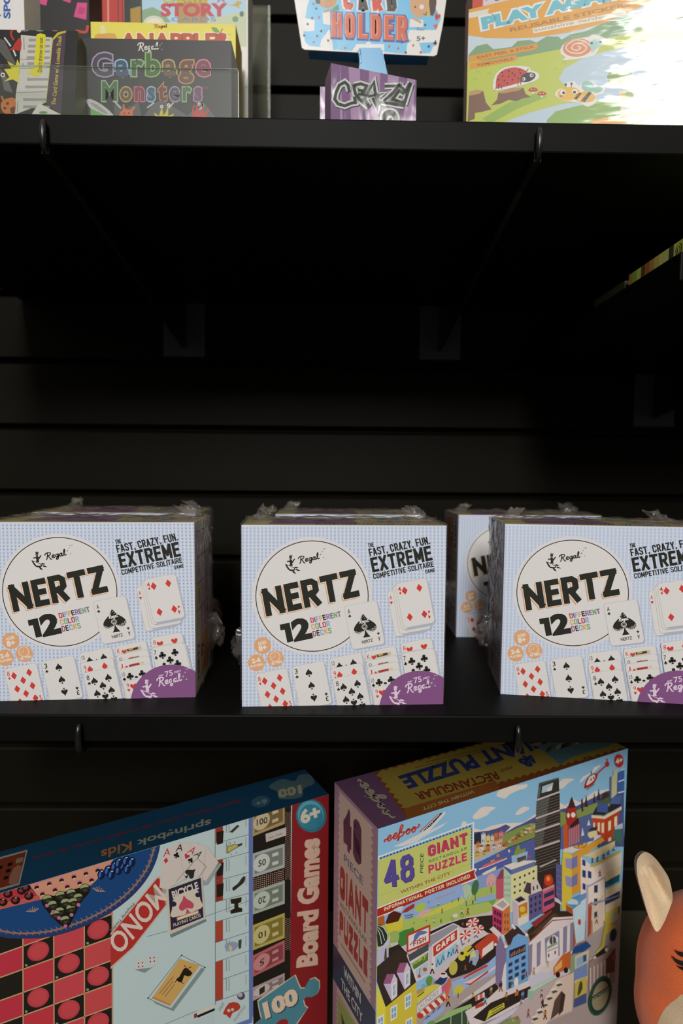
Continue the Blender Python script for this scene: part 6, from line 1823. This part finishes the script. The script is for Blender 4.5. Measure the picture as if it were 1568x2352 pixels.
# purple striped card boxes
def crazy_art(a, full=True):
    a.view(730, 130, 6.533)
    a.fill('a383a4')
    for x0, x1, X0_, X1_ in ((200, 330, 150, 330), (330, 455, 400, 520), (630, 770, 640, 740), (940, 1060, 900, 980), (1230, 1370, 1120, 1220), (1480, 1620, 1380, 1560)):
        a.poly('76557c', [(x0, 50), (x1, 50), (X1_, 1500), (X0_, 1500)])
    if not full:
        return
    S = [[(470, 520), (450, 430), (400, 385), (320, 430), (270, 540), (250, 640), (300, 710), (400, 740), (500, 700), (560, 690), (545, 600)],
         [(530, 420), (560, 560), (640, 660), (760, 760)], [(540, 430), (640, 410), (730, 440), (690, 520), (600, 500)],
         [(600, 560), (740, 590), (640, 540)], [(760, 740), (700, 640), (840, 380), (850, 500), (900, 700), (890, 790), (820, 620)], [(750, 600), (960, 560), (880, 600)],
         [(1000, 445), (1200, 440), (1130, 540), (960, 690), (1060, 700), (1290, 740)], [(1200, 410), (1310, 520), (1390, 390)], [(1390, 400), (1340, 560), (1290, 720)], [(1290, 700), (1120, 640), (1220, 510), (1290, 560)]]
    a.lines('33363a', [[(x + 12, y + 14) for x, y in s] for s in S], 104)
    a.lines('c4c8c4', S, 98); a.lines('33382f', S, 46)
    a.disc('c8ccc8', 1075, 930, 152, 165); a.disc('4c5044', 1075, 930, 122, 132); a.disc('c8ccc8', 1080, 945, 52, 62); a.disc('4c5044', 1085, 960, 28, 36)


CRAZY = print_mat('purple_card_in_crinkled_film', .4, .35, .45, .12, (20, .35, .006, (1.5, 1, .8, 0, .7, 0)))
cz = stand((760, 145), (957, 145), .45, .020, yaw=14, w=.0690, base='a383a4')
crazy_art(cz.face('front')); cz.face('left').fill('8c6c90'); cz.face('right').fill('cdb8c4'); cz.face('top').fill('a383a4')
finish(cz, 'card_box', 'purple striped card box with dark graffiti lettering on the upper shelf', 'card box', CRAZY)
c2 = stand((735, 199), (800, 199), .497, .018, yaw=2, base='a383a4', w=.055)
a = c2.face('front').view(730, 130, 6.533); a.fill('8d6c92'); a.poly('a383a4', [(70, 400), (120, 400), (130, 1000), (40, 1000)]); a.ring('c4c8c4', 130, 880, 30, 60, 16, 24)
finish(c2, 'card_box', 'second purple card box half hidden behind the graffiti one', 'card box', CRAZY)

# sticker book box with the big reflection
PYAW = -18.5
pl = stand((1076, 22), (1400, 22), .4624, .028, yaw=PYAW, w=.205, base='cfc8bc')
a = pl.face('front').view(1040, 0, 2.9697)
a.fill('b6c250')
a.poly('c4d2d8', [(90, 200), (1700, -200), (1700, 330), (90, 420)])
a.poly('7d9f74', [(105, 375), (160, 315), (230, 298), (275, 335), (330, 330), (400, 320), (440, 280), (520, 272), (570, 290), (640, 248), (720, 250), (740, 272), (800, 235), (900, 215), (1040, 150), (1700, 0), (1700, 260), (900, 330), (500, 400), (105, 480)], 0)
a.poly('b9c452', [(105, 420), (400, 400), (760, 330), (1100, 250), (1700, 120), (1700, 900), (90, 900)])
a.poly('b7cad6', [(720, 540), (760, 470), (880, 400), (1040, 350), (1300, 300), (1700, 240), (1700, 700), (1100, 700), (960, 690), (760, 580)], 0)
a.poly('b7cad6', [(330, 840), (520, 770), (740, 710), (960, 690), (900, 760), (700, 840)]); a.poly('86a850', [(640, 820), (700, 760), (860, 720), (1140, 690), (1140, 840), (640, 860)], 0); a.poly('92b050', [(200, 810), (380, 700), (560, 640), (640, 660), (440, 740), (260, 840)], 0)
a.poly('7f9f4c', [(1050, 520), (1100, 480), (1220, 500), (1180, 570), (1080, 580)], 2)
a.poly('dda040', [(95, 240), (95, 0), (400, -120), (1700, -500), (1700, -150), (1060, 150), (800, 220), (560, 255), (380, 262), (220, 258)], 0)
a.poly('dcd6cc', [(100, 90), (250, 58), (235, 80), (248, 96), (110, 126)])
a.text('dfe6e4', 'PLAY AGAIN', (208, 200), (1195, -28), (196, 120), off=.13); a.text('6cb8c4', 'PLAY AGAIN', (212, 196), (1190, -30), (200, 124), off=.065)
a.text('b07a3c', 'REUSABLE STICKERS', (392, 218), (1210, 40), (388, 192), off=.03)
a.line('e4ddcc', [(545, 212), (980, 128), (1180, 90)], 34); a.text('b8a890', 'sunshine garden', (556, 222), (1060, 124), (552, 196), off=.02)
a.poly('d89838', [(110, 382), (570, 296), (580, 320), (560, 340), (112, 426)]); a.poly('d89838', [(112, 432), (430, 376), (440, 400), (420, 416), (114, 474)])
a.text('a8642c', 'EASY PEEL & STICK', (168, 402), (556, 326), (164, 384), off=.02); a.text('a8642c', 'REMOVABLE', (170, 454), (412, 408), (166, 436), off=.02)
for x, y in ((170, 500), (245, 512), (150, 548), (700, 478), (760, 435)):
    a.lines('a2b848', [[(x - 14, y), (x - 8, y - 16)], [(x, y), (x, y - 20)], [(x + 14, y), (x + 8, y - 16)]], 4)
# ladybird on a stump
a.poly('7c5a48', [(110, 625), (205, 618), (225, 700), (262, 745), (190, 765), (150, 770), (148, 810), (100, 830)], 0); a.poly('b89464', [(110, 625), (160, 612), (207, 620), (180, 640), (110, 655)])
a.poly('7c5a48', [(310, 630), (480, 600), (495, 640), (530, 662), (480, 670), (430, 690), (380, 680), (330, 705), (262, 720), (300, 680)], 0); a.poly('b48c5c', [(310, 630), (400, 600), (478, 598), (450, 618), (330, 640)])
a.poly('e0dcd4', [(272, 590), (290, 510), (350, 462), (440, 450), (520, 460), (530, 480), (580, 500), (580, 540), (500, 575), (300, 620)], 2)
a.poly('c0453c', [(292, 595), (300, 520), (350, 475), (430, 460), (490, 480), (512, 510), (470, 560), (300, 605)], 2); a.poly('332f30', [(462, 555), (470, 515), (520, 495), (560, 505), (555, 535), (510, 560)], 3)
a.polys('3a2624', [[(x + 6 * cos(k), y + 7 * sin(k)) for k in (0, 1, 2, 3, 4, 5)] for x, y in ((335, 495), (380, 487), (405, 500), (340, 520), (380, 522), (420, 515), (460, 500), (308, 545), (350, 550), (405, 545), (315, 580), (370, 570), (445, 535), (455, 480))])
a.disc('dcd8cc', 536, 515, 13); a.disc('dcd8cc', 482, 540, 12); a.disc('332f30', 538, 515, 6); a.disc('332f30', 478, 540, 6); a.lines('332f30', [[(500, 488), (515, 470)], [(310, 590), (312, 608)], [(330, 590), (332, 606)], [(445, 566), (442, 582)], [(462, 562), (462, 578)]], 5)
# mushrooms
for x, y in ((545, 618), (605, 645)):
    a.line('dcd4c4', [(x, y + 6), (x + 2, y + 22)], 13); a.poly('b83c38', [(x - 32, y), (x - 14, y - 20), (x + 18, y - 18), (x + 34, y - 2), (x, y + 8)], 2); a.disc('dcd4c8', x - 10, y - 8, 5, n=8); a.disc('dcd4c8', x + 12, y - 8, 4, n=8)
# snail
a.poly('e0dcd4', [(732, 365), (745, 310), (820, 265), (920, 255), (960, 235), (1040, 262), (1035, 290), (1000, 320), (960, 380), (830, 405), (742, 412), (770, 392)], 2)
a.disc('d4865c', 848, 326, 100, 62, -6, 36); a.line('e4cdb8', [(948 - 0, 330), (900, 285), (830, 275), (770, 320), (800, 358), (870, 362), (910, 330), (880, 300), (830, 300), (808, 328), (840, 345), (870, 328), (850, 316)], 9, smooth=4)
a.poly('a8c8c0', [(925, 300), (960, 270), (1020, 275), (1020, 300), (980, 330), (945, 360), (940, 330)], 2); a.disc('2f4444', 945, 295, 8); a.disc('2f4444', 1005, 288, 8)
# bee
a.poly('e0dcd4', [(695, 650), (720, 610), (760, 600), (780, 560), (830, 560), (860, 590), (880, 560), (940, 550), (990, 585), (1040, 600), (1020, 640), (960, 660), (985, 690), (920, 730), (860, 700), (760, 690)], 2)
a.disc('8fbcac', 920, 592, 46, 38, 30); a.disc('8fbcac', 985, 612, 34, 20, -15)
a.disc('dfb03c', 790, 640, 78, 46, -5, 30); a.poly('dfae34', [(820, 670), (860, 632), (930, 625), (970, 660), (950, 690), (890, 700), (850, 690)], 2); a.polys('33302a', [[(825, 672), (862, 634), (878, 636), (842, 682)], [(868, 690), (925, 628), (946, 634), (900, 696)]])
a.disc('e4dccc', 750, 632, 20); a.disc('e4dccc', 830, 628, 20); a.disc('2c2824', 754, 634, 10); a.disc('2c2824', 828, 630, 10); a.disc('c8583c', 738, 656, 10, 6); a.disc('c8583c', 845, 648, 10, 6)
a.lines('33302a', [[(770, 600), (768, 580)], [(806, 596), (808, 572)]], 4); a.disc('33302a', 768, 578, 8); a.disc('33302a', 808, 572, 8)
# sticker sheet preview
a.poly('e4dcc8', [(1130, 620), (1400, 590), (1700, 560), (1700, 720), (1400, 780), (1150, 800)]); a.poly('dfb848', [(1140, 640), (1180, 635), (1190, 690), (1145, 700)]); a.poly('dfb848', [(1195, 690), (1240, 690), (1250, 760), (1200, 775)]); a.poly('c85a44', [(1200, 690), (1240, 700), (1230, 720), (1200, 720)]); a.disc('8fb060', 1200, 650, 30, 24); a.disc('7fa864', 1330, 660, 20, 30); a.poly('c8684c', [(1240, 620), (1340, 610), (1280, 640)]); a.poly('dca040', [(940, 820), (1400, 740), (1390, 790), (1250, 840), (940, 860)], 0); a.text('e4dcc8', 'de!', (1060, 816), (1118, 806), (1058, 792), off=.02)
pl.face('left').fill('d8cfb8'); pl.face('top').fill('d6a850')
PLAY = print_mat('sticker_box_in_shiny_film', .4, .35, 1, .08, (22, .30, .006, (.7, 1, 3.0, 0, .7, 0)))
finish(pl, 'sticker_book_box', 'shiny sticker book box with ladybird, snail and bee on the upper shelf', 'sticker box', PLAY)

# pale box glimpsed behind it
kb = stand((1086, -50), (1240, -50), .56, .03, base='c8a8a0')
a = kb.face('front').view(1040, 0, 2.9697); a.fill('c89a98'); a.poly('c04a30', [(130, -200), (210, -200), (200, 60), (130, 60)]); a.poly('cfc4c8', [(215, -200), (700, -200), (700, 100), (205, 100)]); a.lines('3a3a6a', [[(228, 4), (226, -24)], [(285, 2), (312, 0)], [(285, -12), (310, -14)]], 9)
finish(kb, 'game_box', 'pink and pale box glimpsed behind the sticker box', 'game box')

# ------------------------------------------------------------------ flat picture book on the right hand shelf
bw, bd, bh = .17, .066, .0085
M = frame(.2150 + bw / 2, .358 + bd / 2 + .001, SIDE_Z, 0)
bk = Carton(bw, bd, bh, M, 2.6, 'b8a850', .0004)
a = bk.face('left').percent()
a.fill('9a9a3a')
for i, c in enumerate(('8a6a2c', '6c8a3c', 'b0a848', '4a3a20', '8a4a24', '8f6a3a', 'a08a40', 'b4ac5c', 'a8a850', '2c3020', 'b0a84c', '88923c')):
    a.rect(c, i * 8.4, 0, i * 8.4 + 8.0, 100)
a.ring('20201a', 92, 60, 4.5, 42, 1.4, 24); a.ring('20201a', 92, 60, 2.2, 22, 1.2, 24)
bk.face('top').fill('8a9a40'); bk.face('front').fill('b0a850')
finish(bk, 'picture_book', 'thin yellow and green picture book lying on the right hand shelf', 'book')
bk = Carton(.16, .05, .007, frame(.2155 + .08, .432 + .025, SIDE_Z, 0), 1, '3a3626', .0004)
bk.face('left').fill('4a4432')
finish(bk, 'picture_book', 'dull brown thin book lying deeper on the right hand shelf', 'book')

# ------------------------------------------------------------------ plush fox
FY = .40
hc = at(1640, 2262, FY)
px = FY / FPX
t = thing('plush_fox', 'orange plush fox with cream ears at the right edge of the lowest shelf', 'soft toy', Matrix.Translation(W(hc.x, hc.y, DECK_Z)))
inv = t.matrix_world.inverted()


def fur(name, col, scale=1100):
    m, nt, p = mat_new(name)
    n, b = noise_bump(nt, scale, .35, .0006, detail=3)
    cr = nt.nodes.new('ShaderNodeMix'); cr.data_type = 'RGBA'
    cr.inputs[6].default_value = (*[c * .72 for c in col], 1); cr.inputs[7].default_value = (*[min(1, c * 1.2) for c in col], 1)
    link(nt, n, 'Fac', cr, 0); nt.links.new(cr.outputs[2], p.inputs['Base Color']); link(nt, b, 'Normal', p, 'Normal')
    p.inputs['Roughness'].default_value = .9; p.inputs['Specular IOR Level'].default_value = .1; p.inputs['Sheen Weight'].default_value = .35
    return m


ORANGE, CREAM, LASH = fur('orange_plush', (.74, .145, .040)), fur('cream_plush', (.72, .54, .34)), plain('black_thread', (.01, .01, .012), .6, .3)


TAN = fur('tan_plush', (.42, .27, .15))


def blob(bm, c, r, rot=None, u=28, v=18):
    q = bmesh.ops.create_uvsphere(bm, u_segments=u, v_segments=v, radius=1)
    for w_ in q['verts']:
        p = Vector((w_.co.x * r[0], w_.co.y * r[1], w_.co.z * r[2]))
        if rot:
            p.rotate(rot)
        w_.co = Vector(c) + p
    return q['verts']


HX, HYc, HZ = hc.x, hc.y, hc.z + EYE.z
RX, RZ = 174 * px, 216 * px
bm = bmesh.new()
blob(bm, (HX, HYc, HZ), (RX, .052, RZ))
blob(bm, (HX - .006, HYc - .006, HZ - .016), (RX * .99, .046, RZ * .72))
blob(bm, (HX, HYc + .012, DECK_Z + EYE.z + .052), (.044, .042, .056))
for s in (-1, 1):
    blob(bm, (HX + s * .030, HYc - .030, DECK_Z + EYE.z + .0155), (.016, .034, .0150))
    blob(bm, (HX + s * .040, HYc - .016, DECK_Z + EYE.z + .066), (.013, .018, .032))
from mathutils import Euler
blob(bm, (HX + .052, HYc + .036, DECK_Z + EYE.z + .024), (.020, .040, .0235), Euler((0, 0, .6)))
for v in bm.verts:
    v.co = inv @ v.co
body = bm_obj('body', bm, ORANGE, t, smooth=True)
md = body.modifiers.new('remesh', 'REMESH'); md.mode = 'VOXEL'; md.voxel_size = .0032; md.use_smooth_shade = True
ms = body.modifiers.new('smooth', 'SMOOTH'); ms.iterations = 8; ms.factor = .6
bm = bmesh.new()
mz = at(1640, 2368, FY)


def on_head(x, y, off=.0012):
    """nearest point of the head seen through a photo point"""
    d = (_fw + _rt * ((x - IMW / 2) / FPX) - _up * ((y - IMH / 2) / FPX))
    ts = []
    for c, r in (((HX, HYc, HZ), (RX, .052, RZ)), ((HX - .006, HYc - .006, HZ - .016), (RX * .99, .046, RZ * .72))):
        o = EYE - Vector(c)
        A = sum((d[i] / r[i]) ** 2 for i in range(3)); B = 2 * sum(o[i] * d[i] / r[i] ** 2 for i in range(3)); C = sum((o[i] / r[i]) ** 2 for i in range(3)) - 1
        D = B * B - 4 * A * C
        ts.append((0 if D > 0 else 1, (-B - max(0, D) ** .5) / (2 * A)))
    return EYE + d * min(ts)[1] - d.normalized() * off


rows = []
for i in range(13):
    r_ = i / 12
    row = []
    for k in range(48):
        t_ = 2 * pi * k / 48
        p = on_head(1655 + 146 * r_ * cos(t_), 2396 + 130 * r_ * sin(t_), .0010)
        p.y -= .020 * max(0, 1 - r_ ** 2) ** 1.3 - (.0030 if i == 12 else 0)
        row.append(bm.verts.new(p))
    rows.append(row)
for A, B in zip(rows, rows[1:]):
    for k in range(48):
        bm.faces.new((A[k], A[(k + 1) % 48], B[(k + 1) % 48], B[k]))
bmesh.ops.remove_doubles(bm, verts=bm.verts, dist=1e-6)
bmesh.ops.recalc_face_normals(bm, faces=bm.faces)
for v in bm.verts:
    v.co = inv @ v.co
bm_obj('muzzle', bm, CREAM, t, smooth=True)
bm = bmesh.new()
blob(bm, (mz.x + .004, HYc - .072, mz.z + EYE.z + .004), (.007, .005, .005), None, 16, 10)
for v in bm.verts:
    v.co = inv @ v.co
bm_obj('nose', bm, LASH, t, smooth=True)


bm = bmesh.new()
for L in ([(1551, 2183), (1556, 2188), (1564, 2192), (1575, 2194), (1590, 2193)], [(1545, 2197), (1550, 2204), (1558, 2210), (1570, 2214), (1590, 2214)], [(1556, 2219), (1566, 2225), (1580, 2227), (1592, 2225)], [(1585, 2180), (1590, 2200), (1602, 2214), (1622, 2220), (1642, 2214)]):
    L = crom(L, 4)
    add_tube(bm, [on_head(*p) for p in L], [.0003 + .0011 * min(1, i / 8) for i in range(len(L))], 8)
for v in bm.verts:
    v.co = inv @ v.co
bm_obj('eyelashes', bm, LASH, t, smooth=True)


def ear(flip):
    """leaf-shaped cupped ear: cream lining in front, fur behind, joined at a rolled rim"""
    k = 5.2024
    edge = [(560, 1250), (480, 1110), (430, 960), (385, 800), (340, 640), (318, 480), (335, 370), (405, 300), (480, 318), (560, 390), (640, 500), (700, 600), (735, 720), (750, 860), (720, 960), (640, 1150)]
    P = crom([at(1400 + x / k, 1900 + y / k, FY - .004) for x, y in edge], 4, True)
    P = [Vector(p) for p in P]
    if flip:
        P = [Vector((2 * hc.x - p.x, p.y, p.z)) for p in P]
    n = len(P)
    c = sum(P, Vector()) / n
    f0 = at(1400 + 540 / k, 1900 + 560 / k, FY); f1 = at(1400 + 712 / k, 1900 + 890 / k, FY)
    parts = []
    for side in (0, 1):
        bm = bmesh.new()
        rings = []
        for r_ in range(9):
            s_ = 1 - r_ / 8
            row = []
            for p in P:
                q = c + (p - c) * (.02 + .98 * s_)
                dep = (1 - s_ ** 2)
                if side == 0:
                    q.y += .0085 * dep
                    m = (Vector((q.x, 0, q.z)) - Vector((f0.x if not flip else 2 * hc.x - f0.x, 0, f0.z)))
                    ax = Vector(((f1.x - f0.x) * (-1 if flip else 1), 0, f1.z - f0.z)); L = ax.length; ax /= L
                    u_ = m.dot(ax); w_ = (m - ax * u_).length
                    if -.2 * L < u_ < 1.2 * L:
                        q.y += .0052 * math.exp(-(w_ / .0022) ** 2) * dep ** .5 - .0030 * math.exp(-((w_ - .006) / .004) ** 2) * dep
                else:
                    q.y += .013 * dep ** .6
                row.append(bm.verts.new(inv @ W(q.x, q.y + (0 if side == 0 else .0007), q.z)))
            rings.append(row)
        for A, B in zip(rings, rings[1:]):
            for i in range(n):
                bm.faces.new((A[i], A[(i + 1) % n], B[(i + 1) % n], B[i]))
        bm.faces.new(rings[-1])
        bmesh.ops.recalc_face_normals(bm, faces=bm.faces)
        parts.append(bm)
    e = bm_obj('ear', parts[1], TAN, t, smooth=True)
    bm_obj('ear_lining', parts[0], CREAM, e, smooth=True)


ear(False)
ear(True)
